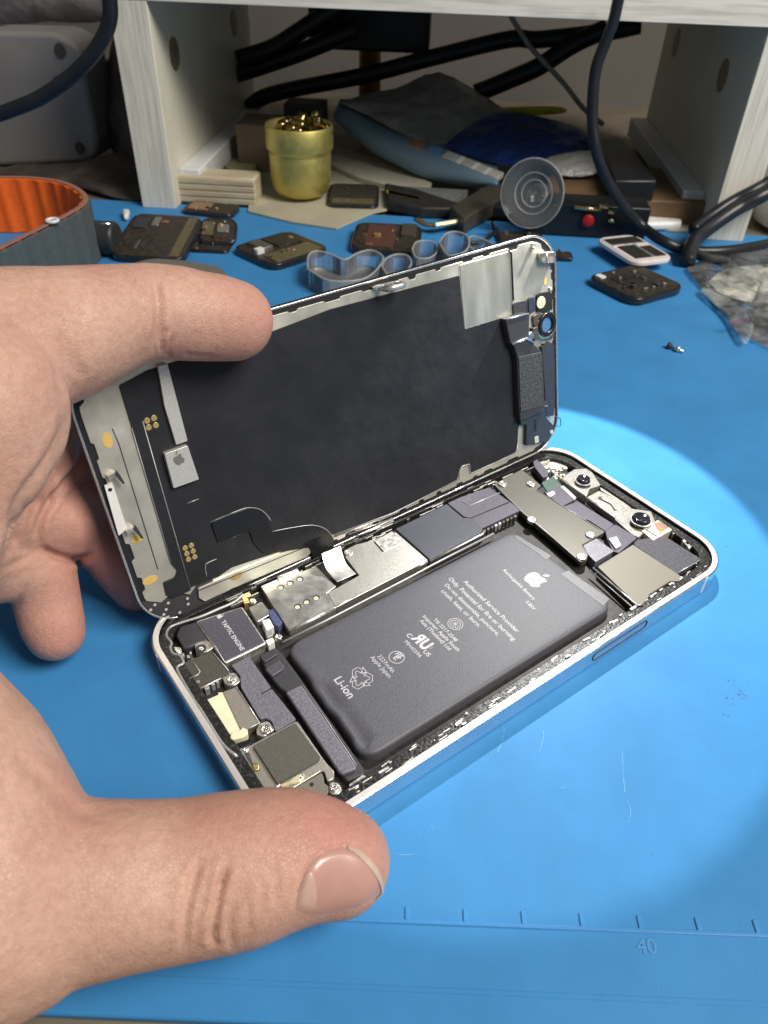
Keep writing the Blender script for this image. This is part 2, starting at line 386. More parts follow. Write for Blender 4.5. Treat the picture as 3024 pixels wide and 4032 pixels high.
bt_('Asia (Thailand) Ltd.', ZF, (914, 1070), (1112, 1268), bold=.008)
bt_('Only. Potential for fire or burning.', ZF, (1100, 795), (1530, 1205), bold=.006)
bt_('Do not disassemble, puncture,', ZF, (1076, 835), (1420, 1165), bold=.006)
bt_('crush, heat, or burn.', ZF, (1052, 875), (1298, 1112), bold=.006)
bt_('Authorized Service Provider', ZF, (1200, 815), (1550, 1148), bold=.006)
bt_('Rechargeable Battery', ZE, (130, 905), (330, 1098), bold=.006)
bt_('3.85V', ZE, (275, 1110), (330, 1165), bold=.006)
def circ(f, c, rpx, z, m, parent, r=.06, fr=at):
    p = fr(*f([c])[0], z); q = fr(*f([(c[0] + rpx, c[1])])[0], z); R_ = np.linalg.norm(q - p)
    return mesh('printed_symbol', *ring_vf(disc(p, R_ + r, 40), disc(p, R_ - r, 40), z - .01, z + .015), m, parent), p, R_
circ(ZJ, (790, 70), 36, zt, PRINT, BAT, .07); o_, pc, R_ = circ(ZJ, (790, 70), 25, zt, PRINT, BAT, .05)
for k in range(4):
    a = k * math.pi / 4 + .2; d = np.array([math.cos(a), math.sin(a)]) * R_ * .98
    prism('printed_symbol', strip(pc[:2] - d, pc[:2] + d, .09), zt, zt + .016 + .001 * k, PRINT, BAT, bevel=0)
circ(ZJ, (506, 231), 37, zt, PRINT, BAT, .07)
bt_('PS', ZJ, (497, 214), (518, 238), bold=.01); bt_('E', ZJ, (486, 232), (498, 245), bold=.01)
circ(ZJ, (669, 181), 9, zt, PRINT, BAT, .035)
# recycling arrows
def polyl(pts, f, z, wd, name='printed_symbol', m=PRINT, parent=None, fr=at):
    P = [fr(*p, z)[:2] for p in f(pts)]; pr = []
    for i in range(len(P) - 1): pr.append(prism_vf(strip(P[i], P[i + 1], wd), z, z + .015 + .0007 * i))
    return mesh(name, *merge(pr), m, parent)
ctr = np.array((333, 333.0))
for k in range(3):
    a = math.radians(120 * k - 32); ca, sa = math.cos(a), math.sin(a)
    for shp in ([(-30, -28), (-14, -56), (16, -56), (30, -32), (14, -24), (4, -42), (-4, -42), (-14, -22), (-30, -28)], [(38, -44), (40, -14), (14, -20), (24, -26), (38, -44)], [(-30, -28), (-24, -14), (-8, -18)]):
        polyl([tuple(ctr + np.array((ca * x - sa * y, (sa * x + ca * y) * .95)) * 1.0) for x, y in shp], ZJ, zt, .13, parent=BAT)
# bitten fruit emblem, drawn as an outline in unit space: y up, leaf on top
APL = [(0, .30), (.18, .38), (.36, .36), (.47, .27), (.38, .16), (.34, .02), (.38, -.12), (.50, -.22), (.42, -.40), (.28, -.56), (.14, -.56), (0, -.50), (-.14, -.56), (-.28, -.55), (-.42, -.36), (-.50, -.10), (-.46, .16), (-.34, .34), (-.16, .38)]
LEAF = [(0, .44), (.02, .60), (.12, .72), (.24, .76), (.22, .60), (.12, .48)]
def emblem(c, up, size, z, m, parent, fr=at, f=ZE):
    p = np.array(fr(*f([c])[0], z))[:2]; up = np.array(up, float); up /= np.linalg.norm(up); rt = np.array([up[1], -up[0]])
    pr = [prism_vf([p + (rt * x + up * y) * size for x, y in rnd(s, .12, 3)], z, z + .018) for s in (APL, LEAF)]
    return mesh('printed_emblem', *merge(pr), m, parent)
emblem((350, 962), (1, 0), 4.9, zt, PRINT, BAT)

# bottom end: haptic motor, speaker, flexes
TE = plate('haptic_motor', ZA, [(400, 150), (1010, -40), (1325, 440), (785, 705)], 4.5, 1.3, STEEL_W, r=.5, bevel=.25)
plate('motor_label', ZA, [(432, 158), (995, -25), (1295, 425), (790, 665)], 4.68, 4.4, DARKPURP, TE, r=.3, bevel=.04)
text('TAPTIC ENGINE', ZA([(728, 160)])[0], ZA([(992, 545)])[0], 4.70, PRINT, TE, bold=.02, h=None)
emblem((718, 88), (.95, .1), 1.25, 4.70, PRINT, TE, f=ZA)
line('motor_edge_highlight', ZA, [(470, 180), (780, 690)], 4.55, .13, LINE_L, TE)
plate('rubber_cover', ZA, [(140, 330), (200, 215), (400, 160), (560, 395), (440, 430), (330, 490), (240, 510)], 4.3, 1.5, DARKPL, r=.6, bevel=.3)
plate('screw_bracket', ZA, [(385, 460), (420, 430), (560, 400), (640, 490), (560, 545), (450, 575), (400, 550)], 4.2, 1.5, STEEL_W, r=.5)
washer(ZA, (470, 505), 4.45, .55, 1.15, DARKPL); screw(ZA, (470, 505), 4.5, .55)
sp = plate('port_bracket', ZA, [(250, 690), (360, 640), (620, 555), (650, 575), (845, 800), (840, 860), (395, 1060), (215, 750)], 4.4, 1.5, BRACKET, r=.4)
line('bracket_fold', ZA, [(370, 690), (455, 815), (430, 850), (310, 905)], 4.45, .16, LINE_L, sp)
line('bracket_edge', ZA, [(620, 560), (830, 800)], 4.42, .16, LINE_L, sp)
line('bracket_edge', ZA, [(400, 1060), (560, 985), (730, 900)], 4.35, .2, STEEL_W, sp)
washer(ZA, (430, 940), 4.46, .18, .38, LINE_L, h=.1, name='slot')
for c, s_ in (((540, 1010), 40), ((620, 960), 30), ((680, 930), 26), ((230, 590), 26), ((300, 610), 24), ((330, 560), 18), ((360, 650), 20)):
    plate('contact_spring', ZA, [(c[0] - s_, c[1] - s_ * .5), (c[0] + s_ * .6, c[1] - s_), (c[0] + s_, c[1] + s_ * .5), (c[0] - s_ * .5, c[1] + s_)], 4.2 + random.random() * .4, 1.5, random.choice([STEEL_W, GOLD, LINE_L]), r=.15)
def lug(f, pts, c, z=4.5, r=.85): 
    b = plate('screw_lug', f, pts, z - .15, 1.5, STEEL_W, r=.5, bevel=.15); screw(f, c, z + .12, r); return b
lug(ZA, [(750, 900), (800, 830), (920, 820), (995, 930), (900, 995), (790, 980)], (862, 908), 4.5, 1.0)
lug(ZA, [(1190, 1560), (1230, 1490), (1340, 1445), (1440, 1560), (1290, 1660), (1200, 1640)], (1312, 1560), 4.6, 1.15)
lug(ZA, [(80, 530), (110, 480), (210, 490), (220, 560), (150, 590)], (160, 535), 4.2, .7)
screw(ZA, (1480, 350), 4.7, .85); screw(ZG, (822, 440), 4.7, .8)
plate('cream_insulator', ZG, [(440, 1050), (505, 1052), (522, 1086), (600, 1052), (590, 1040), (628, 1036), (775, 1282), (682, 1335), (485, 1120)], 4.3, 1.6, CREAM, r=.4, bevel=.35)
plate('cream_tab', ZG, [(680, 1300), (745, 1280), (752, 1265), (788, 1280), (790, 1312), (755, 1335), (690, 1350), (672, 1335)], 4.8, 3.0, CREAM, r=.4, bevel=.2)
plate('cream_strip', ZG, [(462, 1120), (490, 1130), (672, 1390), (735, 1425), (690, 1465), (610, 1350), (560, 1290)], 3.6, 1.6, M('cream_matte', (.62, .59, .50), .6, ns=1, nc=.08), r=.3, bevel=.15)
plate('speaker_shield', ZG, [(625, 1035), (712, 1003), (866, 1240), (800, 1275), (745, 1290)], 4.5, 1.6, SPECK_L, r=.3, bevel=.15)
line('shield_edge', ZG, [(714, 1003), (866, 1240), (745, 1300)], 4.5, .16, STEEL_W)
plate('graphite_cover', ZG, [(680, 860), (797, 805), (940, 1005), (870, 1045), (878, 1052), (945, 1015), (1105, 1215), (970, 1292), (945, 1225), (905, 1205), (870, 1215), (745, 1005), (740, 930)], 4.75, 1.8, GRAPH, r=.4, bevel=.06)
plate('speaker_plate', ZB, [(245, 690), (380, 645), (865, 388), (890, 392), (1150, 770), (1210, 850), (1290, 930), (1285, 1010), (1215, 1045), (1180, 935), (1145, 930), (800, 1140), (560, 1260), (440, 1000)], 4.5, 1.6, SPECK_L, r=.4, bevel=.12)
plate('foam_pad', ZB, [(405, 655), (862, 402), (1138, 775), (1125, 810), (672, 1070)], 4.95, 4.4, FOAM, r=.35, bevel=.08)
plate('spring_slot', ZB, [(305, 735), (362, 722), (405, 845), (470, 850), (485, 925), (430, 940)], 4.56, 4.3, BRACKET, r=.3, bevel=.05)
plate('spring_contact', ZB, [(395, 860), (460, 850), (475, 905), (425, 925)], 4.75, 4.3, GOLD, r=.3, bevel=.1)
screw(ZB, (325, 697), 4.65, .5); screw(ZB, (930, 980), 4.9, .5)
plate('antenna_connector', ZB, [(790, 1040), (900, 960), (960, 955), (965, 995), (915, 1040), (805, 1068)], 4.85, 4.3, M('pale_gold', (.82, .78, .5), .35, .5, ns=2, nc=.12), r=.3)
plate('connector_tape', ZB, [(705, 1075), (790, 1040), (806, 1068), (720, 1108)], 4.9, 4.4, M('amber_tape', (.52, .42, .2), .4, ns=2, nc=.1), r=.1)
line('antenna_wire', ZB, [(700, 1080), (655, 1110), (640, 1160)], 4.9, .28, STEEL_W, sm=4)
plate('lower_plate', ZB, [(860, 1110), (1150, 945), (1175, 1000), (1180, 1060), (1225, 1090), (1225, 1170), (1110, 1230), (900, 1300)], 4.3, 1.6, SPECK, r=.3)
prism('plate_hole', disc(at(*ZB([(1043, 1075)])[0], 4.33), .42), 4.2, 4.335, BLACK, PHN, bevel=0)
lug(ZB, [(1230, 1090), (1250, 1050), (1330, 1050), (1380, 1130), (1330, 1190), (1240, 1180)], (1290, 1108), 4.6, .85)
plate('black_connector', ZB, [(190, 640), (370, 580), (400, 620), (260, 690)], 4.0, 2, BLACKGL, r=.2)
plate('black_strip', ZB, [(180, 790), (250, 760), (440, 1000), (560, 1180), (400, 1200)], 3.6, 1.6, DARKPL, r=.2)
# long flex bar between battery and speaker
fb = plate('long_flex_housing', ZG, [(862, 800), (968, 742), (1000, 770), (1100, 900), (1555, 1545), (1550, 1575), (1435, 1620), (1040, 1035), (1000, 1010), (935, 935)], 4.0, 1.5, DARKPL, r=.6, bevel=.3)
plate('raised_bar', ZG, [(1035, 1035), (1140, 985), (1500, 1520), (1492, 1540), (1405, 1572), (1385, 1560)], 4.75, 3.8, GRAPH, fb, r=.5, bevel=.3)
plate('bar_connector', ZG, [(900, 885), (995, 822), (1028, 868), (1020, 888), (945, 935)], 4.8, 3.8, DARKPURP, fb, r=.5, bevel=.2)
plate('bar_connector', ZG, [(865, 800), (965, 748), (985, 790), (895, 845)], 4.6, 3.8, DARKPL, fb, r=.5, bevel=.2)
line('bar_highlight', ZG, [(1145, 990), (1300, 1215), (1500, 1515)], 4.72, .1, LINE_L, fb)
plate('metal_bracket', ZB, [(1448, 1075), (1600, 968), (1655, 995), (1462, 1120)], 4.5, 2.5, STEEL_W, r=.2)
# sim tray cage with six holes
st = plate('sim_cage', ZG, [(872, 345), (1000, 290), (1140, 250), (1235, 212), (1366, 345), (1305, 392), (1372, 480), (1062, 636), (1010, 560)], 4.5, 1.6, STEEL_CRUMP, r=.3, bevel=.15)
for c in ((1005, 352), (1067, 325), (1130, 298), (1115, 478), (1175, 447), (1237, 420)):
    p = at(*ZG([c])[0], 4.52); prism('cage_hole', disc(p, .85), 4.4, 4.53, M('hole_dark', (.035, .03, .02), .5, ns=2, nc=.2), st, bevel=0)
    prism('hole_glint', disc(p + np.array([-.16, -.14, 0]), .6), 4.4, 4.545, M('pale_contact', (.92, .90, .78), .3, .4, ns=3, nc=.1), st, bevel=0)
line('cage_edge', ZG, [(1070, 640), (1365, 490)], 4.3, .22, STEEL_W, st)
line('cage_edge', ZD, [(140, 745), (300, 740)], 4.7, .3, STEEL_W, st)
plate('foil_tab', ZD, [(130, 730), (400, 625), (425, 660), (300, 735), (160, 785)], 4.9, 4.4, STEEL_W, r=.2)
plate('blue_flex_piece', ZG, [(925, 500), (955, 495), (1015, 580), (990, 610), (960, 590), (930, 540)], 4.6, 2, M('indigo_flex', (.08, .09, .2), .4, ns=2, nc=.2), r=.2)
plate('small_shield', ZG, [(795, 485), (880, 445), (945, 525), (850, 580)], 4.4, 1.6, STEEL_CRUMP, r=.4)
for q in ([(745, 405), (800, 385), (810, 400), (755, 430)], [(755, 425), (790, 420), (800, 450), (765, 460)]): plate('gold_pad', ZG, q, 4.4, 2, GOLD, r=.15)
plate('white_block', ZG, [(880, 570), (930, 555), (960, 610), (910, 635)], 4.5, 2, WHITEPL, r=.15)
plate('white_block', ZG, [(905, 700), (950, 680), (965, 705), (925, 735)], 4.5, 2, WHITEPL, r=.15)
plate('white_block', ZG, [(900, 640), (945, 625), (955, 665), (915, 680)], 4.3, 2, LINE_L, r=.15)
# logic board shield
sh = plate('board_shield', ZF, [(312, 888), (385, 848), (520, 772), (430, 655), (440, 600), (500, 570), (612, 542), (760, 488), (972, 672), (880, 720), (370, 982)], 4.55, 1.6, STEEL, r=.3, bevel=.12)
plate('connector_cover', ZF, [(622, 550), (735, 482), (812, 556), (680, 615)], 4.7, 4.4, STEEL_W, sh, r=.3)
line('shield_slit', ZF, [(618, 552), (676, 618)], 4.58, .14, BLACK, sh)
washer(ZF, (450, 620), 4.8, .45, 1.1, STEEL_W, sh); screw(ZF, (450, 620), 4.75, .5, sh)
line('shield_edge', ZF, [(375, 975), (455, 930)], 4.45, .22, STEEL_W, sh); line('shield_edge', ZF, [(895, 720), (970, 684)], 4.45, .22, STEEL_W, sh)
pc_ = plate('graphite_shield', ZF, [(758, 468), (1092, 305), (1200, 395), (1262, 398), (1330, 470), (1322, 492), (982, 668)], 5.0, 1.6, M('graphite_blue', (.075, .078, .098), .38, .3, ns=2.6, nc=.2, bump=.02, bs=3), r=.3, bevel=.15)
plate('flex_cover', ZF, [(1098, 300), (1180, 262), (1372, 196), (1580, 345), (1318, 468), (1262, 402), (1215, 395)], 4.9, 1.6, DARKPURP, r=.5, bevel=.1)
line('flex_ridge', ZF, [(1195, 290), (1240, 320), (1440, 232)], 4.95, .14, LINE_L); line('flex_ridge', ZF, [(1110, 315), (1200, 390), (1245, 400), (1500, 295)], 4.95, .16, BLACK)
line('board_edge', ZF, [(985, 676), (1325, 505), (1345, 480)], 4.7, .3, STEEL_W)
line('battery_wall', ZF, [(20, 1210), (360, 1040), (880, 770), (1000, 705), (1400, 500)], 4.2, .3, LINE_L); line('battery_wall', ZF, [(60, 1135), (360, 985)], 4.5, .25, STEEL_W)
for k in range(9):
    t = k / 8; u = 1330 + 200 * t; v = 478 - 95 * t
    plate('capacitor', ZF, [(u, v), (u + 16, v - 8), (u + 22, v + 4), (u + 6, v + 12)], 4.6, 3, random.choice([DARKPL, LINE_L, BRACKET]), r=.08)
# top bracket and screws
tb = plate('connector_bracket', ZE, [(75, 342), (255, 245), (325, 300), (385, 352), (350, 380), (735, 622), (798, 657), (650, 740), (690, 800), (682, 838), (645, 850), (260, 530)], 5.0, 3.6, BRACKET, r=.35, bevel=.12)
line('bracket_edge', ZE, [(80, 348), (260, 525), (330, 580), (640, 850)], 4.95, .16, LINE_L, tb); line('bracket_edge', ZE, [(350, 378), (795, 655)], 4.98, .1, LINE_L, tb)
for c in ((133, 336), (318, 336), (322, 570), (705, 668), (648, 812)): screw(ZE, c, 5.5, 1.25, tb)
for q, m_, z_ in (([(405, 398), (505, 350), (612, 438), (520, 488)], DARKPURP, 4.8), ([(525, 490), (622, 455), (860, 605), (800, 648), (690, 575), (640, 572)], DARKPURP, 4.6),
                  ([(655, 742), (745, 695), (858, 780), (738, 852), (688, 800)], GRAPH, 4.8), ([(800, 640), (870, 605), (1010, 692), (890, 792), (850, 780), (815, 700)], DARKPURP, 4.5),
                  ([(822, 695), (878, 682), (908, 742), (870, 765)], LINE_L, 5.0), ([(385, 332), (462, 290), (520, 350), (420, 390)], GREENPCB, 4.7), ([(355, 380), (400, 355), (430, 385), (385, 405)], BLACK, 4.4),
                  ([(418, 405), (462, 385), (478, 402), (440, 425)], WHITEPL, 4.95), ([(505, 355), (530, 350), (615, 430), (600, 445)], LINE_L, 4.9), ([(750, 880), (880, 800), (895, 815), (775, 895)], GREENPCB, 4.3)):
    plate('flex_connector', ZE, q, z_, 1.8, m_, r=.35, bevel=.08)
bs_ = plate('camera_shield', ZE, [(752, 882), (898, 790), (982, 736), (1290, 938), (1290, 975), (1225, 975), (1090, 1062), (1085, 1080), (1042, 1130), (1010, 1132)], 5.0, 1.6, SPECK, r=.35, bevel=.12)
line('shield_edge', ZE, [(722, 890), (1010, 1135), (1050, 1128)], 4.85, .24, STEEL_W, bs_)
line('wall_edge', ZE, [(700, 905), (1000, 1165)], 4.0, .2, LINE_L)
plate('textured_cover', ZE, [(985, 735), (1005, 705), (1190, 680), (1422, 828), (1262, 925)], 4.9, 1.6, M('woven_cover', (.06, .06, .075), .6, 0, ns=1.6, nc=.35, bump=.12, bs=2.2), r=.4, bevel=.12)
line('cover_edge', ZE, [(1262, 930), (1420, 838)], 4.7, .16, LINE_L)
CARR = M('carrier_steel', (.30, .29, .265), .45, .5, ns=1.5, nc=.25, bump=.03, bs=2)
# front camera row
cb = plate('camera_carrier', ZE, [(510, 312), (560, 270), (600, 245), (700, 238), (772, 350), (700, 372), (680, 425), (660, 412)], 4.6, 1.6, CARR, r=.5)
cb2 = plate('camera_carrier', ZE, [(685, 425), (760, 385), (860, 430), (975, 500), (940, 590), (862, 565)], 4.2, 1.6, CARR, r=.4)
cb3 = plate('camera_carrier', ZE, [(862, 570), (960, 500), (1100, 520), (1130, 590), (1020, 690), (975, 670)], 4.6, 1.6, CARR, r=.4)
line('carrier_edge', ZE, [(512, 308), (668, 410)], 4.5, .35, STEEL_W); line('carrier_edge', ZE, [(682, 432), (862, 560)], 4.3, .35, STEEL_W); line('carrier_edge', ZE, [(872, 575), (1018, 680)], 4.4, .3, STEEL_W)
line('carrier_ridge', ZE, [(760, 430), (840, 470), (870, 510)], 4.4, .45, STEEL_W, sm=3)
def lens(f, c, z, R_):
    p = at(*f([c])[0], z)
    prof = [(R_, z - 2), (R_, z - .5), (R_ * .82, z - .4), (R_ * .82, z + .5), (R_ * .74, z + .62), (R_ * .60, z + .5), (R_ * .3, z + .3), (.02, z + .25)]
    V, F = lathe_vf(prof, 36); o = mesh('camera_lens', [(v[0] + p[0], v[1] + p[1], v[2]) for v in V], F, GLASSK, PHN, smooth=True)
    mesh('lens_ring', *ring_vf(disc(p, R_ * 1.06, 36), disc(p, R_ * .94, 36), z - .6, z - .3), STEEL_W, o, bevel=.06)
lens(ZE, (660, 312), 5.9, 2.15); lens(ZE, (1037, 568), 6.2, 2.65)
dp = plate('dot_projector', ZE, [(1038, 645), (1145, 575), (1240, 640), (1115, 710)], 5.0, 1.6, M('pale_frame', (.80, .77, .62), .35, .5, ns=2, nc=.15), r=.25)
plate('projector_window', ZE, [(1118, 600), (1160, 582), (1215, 625), (1160, 662)], 5.08, 4.9, IRID, dp, r=.2, bevel=.03)
line('projector_row', ZE, [(1070, 640), (1140, 680)], 5.1, .25, STEEL_W, dp)
for k in range(46):
    t = random.random(); u, v = (1235 + 200 * t, 640 + 170 * t + random.uniform(-12, 22)) if k < 22 else ((1400 + random.uniform(-20, 40), 860 + random.uniform(-40, 60)) if k < 30 else (430 + random.uniform(-10, 110), 225 + random.uniform(-10, 80)))
    s_ = random.uniform(6, 20)
    plate('metal_clip', ZE, [(u - s_, v - s_ * .4), (u + s_ * .3, v - s_ * .7), (u + s_, v + s_ * .4), (u - s_ * .3, v + s_ * .7)], random.uniform(3.2, 4.7), 1.6, random.choice([STEEL_W, WHITEPL, LINE_L, STEEL, GOLD if k % 5 == 0 else STEEL_W]), r=.12)
plate('corner_casting', ZE, [(310, 190), (360, 160), (470, 150), (560, 195), (560, 240), (440, 240), (330, 250)], 3.4, 1.6, M('cast_metal', (.45, .43, .38), .5, .6, ns=.3, nc=.3), r=.8, bevel=.3)
plate('corner_flex', ZE, [(330, 195), (355, 180), (425, 250), (430, 290), (395, 300), (340, 230)], 4.9, 3, DARKPURP, r=.4, bevel=.1)
plate('inner_wall', ZE, [(770, 340), (860, 390), (1000, 470), (1120, 540), (1100, 560), (960, 490), (770, 380)], 3.9, 1.6, M('wall_metal', (.40, .38, .34), .5, .6, ns=.4, nc=.3), r=.3)
washer(ZE, (828, 392), 3.95, .01, .3, BLACK, h=.1, name='pin_hole')
# adhesive leftovers along the near ledge and the hinge side
pr = []
for k in range(52):
    x = random.uniform(16, 124); y = random.uniform(2.2, 4.1); 
    if x < 25 and y > 3.5: continue
    l_, w_ = random.uniform(.3, 2.4), random.uniform(.12, .4); a = random.uniform(-.12, .12)
    d = np.array([math.cos(a), math.sin(a)]) * l_ / 2; P = strip(np.array([x, y]) - d, np.array([x, y]) + d, w_)
    P = [p + np.random.default_rng(k).normal(0, .05, 2) for p in P]
    pr.append(prism_vf(rnd(P, .15, 2), 4.3, random.uniform(4.6, 5.0)))
mesh('adhesive_residue', *merge(pr), STEEL_W, fr_, bevel=.05)
pr = []
for k in range(70):
    x = random.uniform(18, 122); y = random.uniform(57.5, 61)
    d = np.array([random.uniform(.3, 2.2), 0]); P = strip(np.array([x, y]) - d, np.array([x, y]) + d, random.uniform(.1, .35)); pr.append(prism_vf(rnd(P, .15, 2), 3.6, random.uniform(4.1, 4.9)))
mesh('hinge_side_clips', *merge(pr), STEEL, fr_, bevel=.04)
for k in range(8):
    x = 92 + k * 3.6; mesh('side_clip', *box_vf(x, 3.7 + random.uniform(-.3, .3), 3.8, x + random.uniform(1, 2.8), 4.3, 4.95), random.choice([STEEL_W, STEEL, LINE_L]), PHN, bevel=.12)

# ------------------------------------------------------------------ DISPLAY (opened upright)
DSP = root('phone_display', PT, 'phone screen opened upright like a book, black film and metal tray facing the camera', 'phone screen', rot=PR)
def inr(d, r=None): return rrect(1.25 + d, d, 130.25 - d, 61.6 - d, 9.8 - d * .9, 14)
gl = prism('front_glass', inr(0), -1.3, -.1, BLACKGL, DSP, bevel=.25)
mesh('bezel', *ring_vf(inr(.05), inr(.55), -.3, .35), M('bezel_edge', (.75, .75, .76), .25, .9, ns=2, nc=.15), DSP, bevel=.1)
mesh('black_border', *ring_vf(inr(.5), inr(4.0), -.2, .05), BLACK, DSP)
# crenellated steel tray
random.seed(11)
base = dens(inr(1.6), .5); Nn = len(base); tr = []; cur = 0; left = 0
nrm = off(base, 1.0)
for i in range(Nn):
    if left <= 0: cur = 0 if cur else random.choice([.55, .8, .45]); left = random.randint(3, 9) if cur else random.randint(5, 14)
    left -= 1
    d = (np.array(nrm[i]) - np.array(base[i])); p = np.array(base[i]) + d * cur
    tr.append(p)
# drop the low left corner (black flange with punched holes)
tr = [p for p in tr if not (p[0] < 18.5 and p[1] < 7.2)]
fl = []
i0 = min(range(len(tr)), key=lambda i: abs(tr[i][0] - 3.2) + abs(tr[i][1] - 7.4))
tr = tr[:i0 + 1] + [np.array((6, 6.2)), np.array((9, 7.4)), np.array((12.5, 5.0)), np.array((16, 7.8)), np.array((18, 7.8)), np.array((19.0, 2.6))] + tr[i0 + 1:]
tray = prism('metal_tray', tr, -.1, .35, TRAY, DSP, bevel=.05)
PXp = lambda f, pts, h: [atp(*p, h)[:2] for p in f(pts)]
def pp(name, f, pts, h1, h0, m, parent=DSP, r=.3, bevel=.06, **k): return prism(name, PXp(f, pts, h1), h0, h1, m, parent, bevel=bevel, r=r, **k)
corner = [(208, 432), (182, 467), (155, 500), (270, 455), (256, 497), (241, 530), (345, 517), (395, 425), (400, 462)]
cf = prism('corner_flange', [p for p in rrect(2.0, 0.8, 130, 60, 9.0, 14) if p[0] < 11.2 and p[1] < 9.8] + [(19.5, .8), (19.0, 4.5), (17.8, 7.5), (15.8, 7.2), (12.3, 4.6), (9, 7.0), (6, 5.9), (2.3, 8.2)], -.1, .18, DARKPL, DSP, bevel=.04)
for c in corner: prism('punched_hole', disc(atp(*ZG([c])[0], .2), .34, 14), .1, .24, PRINT, cf, bevel=0)
# large black film
film = pp('black_film', lambda q: q, ZH([(400, 560), (640, 1390), (676, 1430), (660, 1470), (592, 1500), (610, 1580), (655, 1592), (752, 1548), (758, 1528), (925, 1462), (1000, 1410), (1460, 1258)]) + ZF([(360, 503), (740, 363)]) + ZI([(830, 1640), (845, 1570), (910, 1540), (925, 1600), (1205, 1465), (1222, 1440), (1230, 1300), (1300, 1100), (1300, 560), (1195, 560), (878, 657), (846, 305), (0, 527)]) + ZH([(1240, 8), (500, 240), (330, 330)]), .62, .2, SHEET, r=.4)
for q, nm in (([(470, 540), (755, 1545)], 'flex_edge'), ([(872, 1140), (990, 1090), (1085, 1056), (1160, 1062), (1205, 1095), (1230, 1130)], 'cable_edge'), ([(920, 1265), (1100, 1190)], 'cable_edge'), ([(735, 1028), (802, 1002)], 'flex_mark'),
               ([(850, 1465), (842, 1400), (860, 1380), (910, 1358)], 'flex_mark'), ([(405, 580), (640, 1385)], 'film_edge')):
    line(nm, ZH, q, .66, .09 if nm == 'film_edge' else .12, LINE_L, DSP, fr=atp, sm=3 if len(q) > 2 else 0)
line('tray_slit', ZH, [(290, 585), (330, 680), (560, 1420)], .36, .12, M('violet_slit', (.06, .04, .07), .5, ns=1, nc=.1), DSP, fr=atp)
chip = pp('driver_shield', ZH, [(600, 735), (738, 685), (805, 885), (655, 940)], 1.9, .5, M('shield_white_metal', (.72, .72, .68), .42, .6, ns=2.2, nc=.1, bump=.02, bs=3), r=.25)
emblem((683, 765), (-.25, 1), 2.3, 1.93, PRINTG, chip, fr=atp, f=ZH)
st2 = pp('shield_strip', ZH, [(560, 215), (618, 200), (738, 658), (670, 682), (600, 450)], 1.4, .5, MATS['shield_white_metal'], r=.2)
for k, c in enumerate([(497, 538), (538, 523), (507, 578), (549, 565), (723, 1295), (760, 1279), (733, 1328), (770, 1313), (743, 1362), (780, 1347)]):
    prism('gold_dot', disc(atp(*ZH([c])[0], .7), .62, 20), .55, .72, GOLD, DSP, bevel=.04)
for c, rx, ry in (((262, 655), .95, 1.6), ((437, 1240), 1.2, .9), ((515, 1485), 1.7, .9), ((1022, 1460), 1.6, .8)):
    p = atp(*ZH([c])[0], .4); prism('adhesive_pad', [(p[0] + rx * math.cos(a / 20 * 2 * math.pi), p[1] + ry * math.sin(a / 20 * 2 * math.pi)) for a in range(20)], .3, .42 if c[0] < 1000 else .75, YELLOW, DSP, bevel=0)
pp('light_bracket', ZH, [(243, 925), (290, 905), (378, 1180), (328, 1222)], .8, .3, WHITEPL, r=.15)
prism('bracket_hole', disc(atp(*ZH([(277, 948)])[0], .82), .42, 16), .6, .82, BLACK, DSP, bevel=0)
for c in ((310, 870), (420, 1195)):
    cl = pp('spring_clip', ZH, [(c[0] - 48, c[1] + 2), (c[0] - 5, c[1] - 28), (c[0] + 10, c[1] - 8), (c[0] - 38, c[1] + 26)], 1.8, .3, STEEL_W, r=.1)
    pp('clip_hook', ZH, [(c[0] + 6, c[1] - 36), (c[0] + 20, c[1] - 20), (c[0] + 56, c[1] + 40), (c[0] + 44, c[1] + 46), (c[0] + 2, c[1] - 4)], 2.2, 1.5, DARKPL, cl, r=.1)
# silver foil window and slit, upper right
pp('foil_window', ZI, [(848, 238), (1170, 148), (1190, 200), (1200, 560), (880, 657)], .5, .3, TRAY_FOIL, r=.3)
line('foil_slit', ZI, [(1165, 145), (1182, 160), (1195, 468)], .45, .3, BLACK, DSP, fr=atp)
# lower rim strips
pp('rim_strip', ZH, [(800, 1535), (1010, 1440), (1460, 1258), (1492, 1290), (1450, 1345), (990, 1540), (840, 1612), (805, 1590)], .75, .2, TRAY, r=.3)
line('strip_groove', ZH, [(800, 1548), (1470, 1275)], .78, .1, BLACK, DSP, fr=atp)
line('rim_wire', ZI, [(28, 1999), (408, 1860), (845, 1640), (842, 1590), (862, 1552), (908, 1538), (918, 1600), (1100, 1520), (1215, 1462), (1225, 1400)], .6, .16, LINE_L, DSP, fr=atp)
# long metal rim strips: bright bars
for q in (((360, 520), (740, 375)), ((450, 505), (740, 400)), ((500, 520), (745, 418))): line('hinge_bar', ZF, q, .6, .22, STEEL_W, DSP, fr=atp)
# display cable: lies on the film then bows down to the board
CAB = pp('display_cable', ZH, [(875, 1142), (990, 1092), (1085, 1060), (1160, 1066), (1205, 1100), (1235, 1192), (1350, 1172), (1480, 1157), (1560, 1180), (1605, 1232), (1608, 1292), (1555, 1378), (1485, 1365), (1460, 1290), (1300, 1318), (1180, 1322), (1125, 1262), (1105, 1192), (920, 1268)], 1.0, .6, BLACKGL, r=.8, bevel=.1)
line('cable_edge', ZH, [(1240, 1196), (1350, 1174), (1480, 1158), (1560, 1184), (1604, 1236)], 1.02, .09, LINE_L, CAB, fr=atp, sm=3)
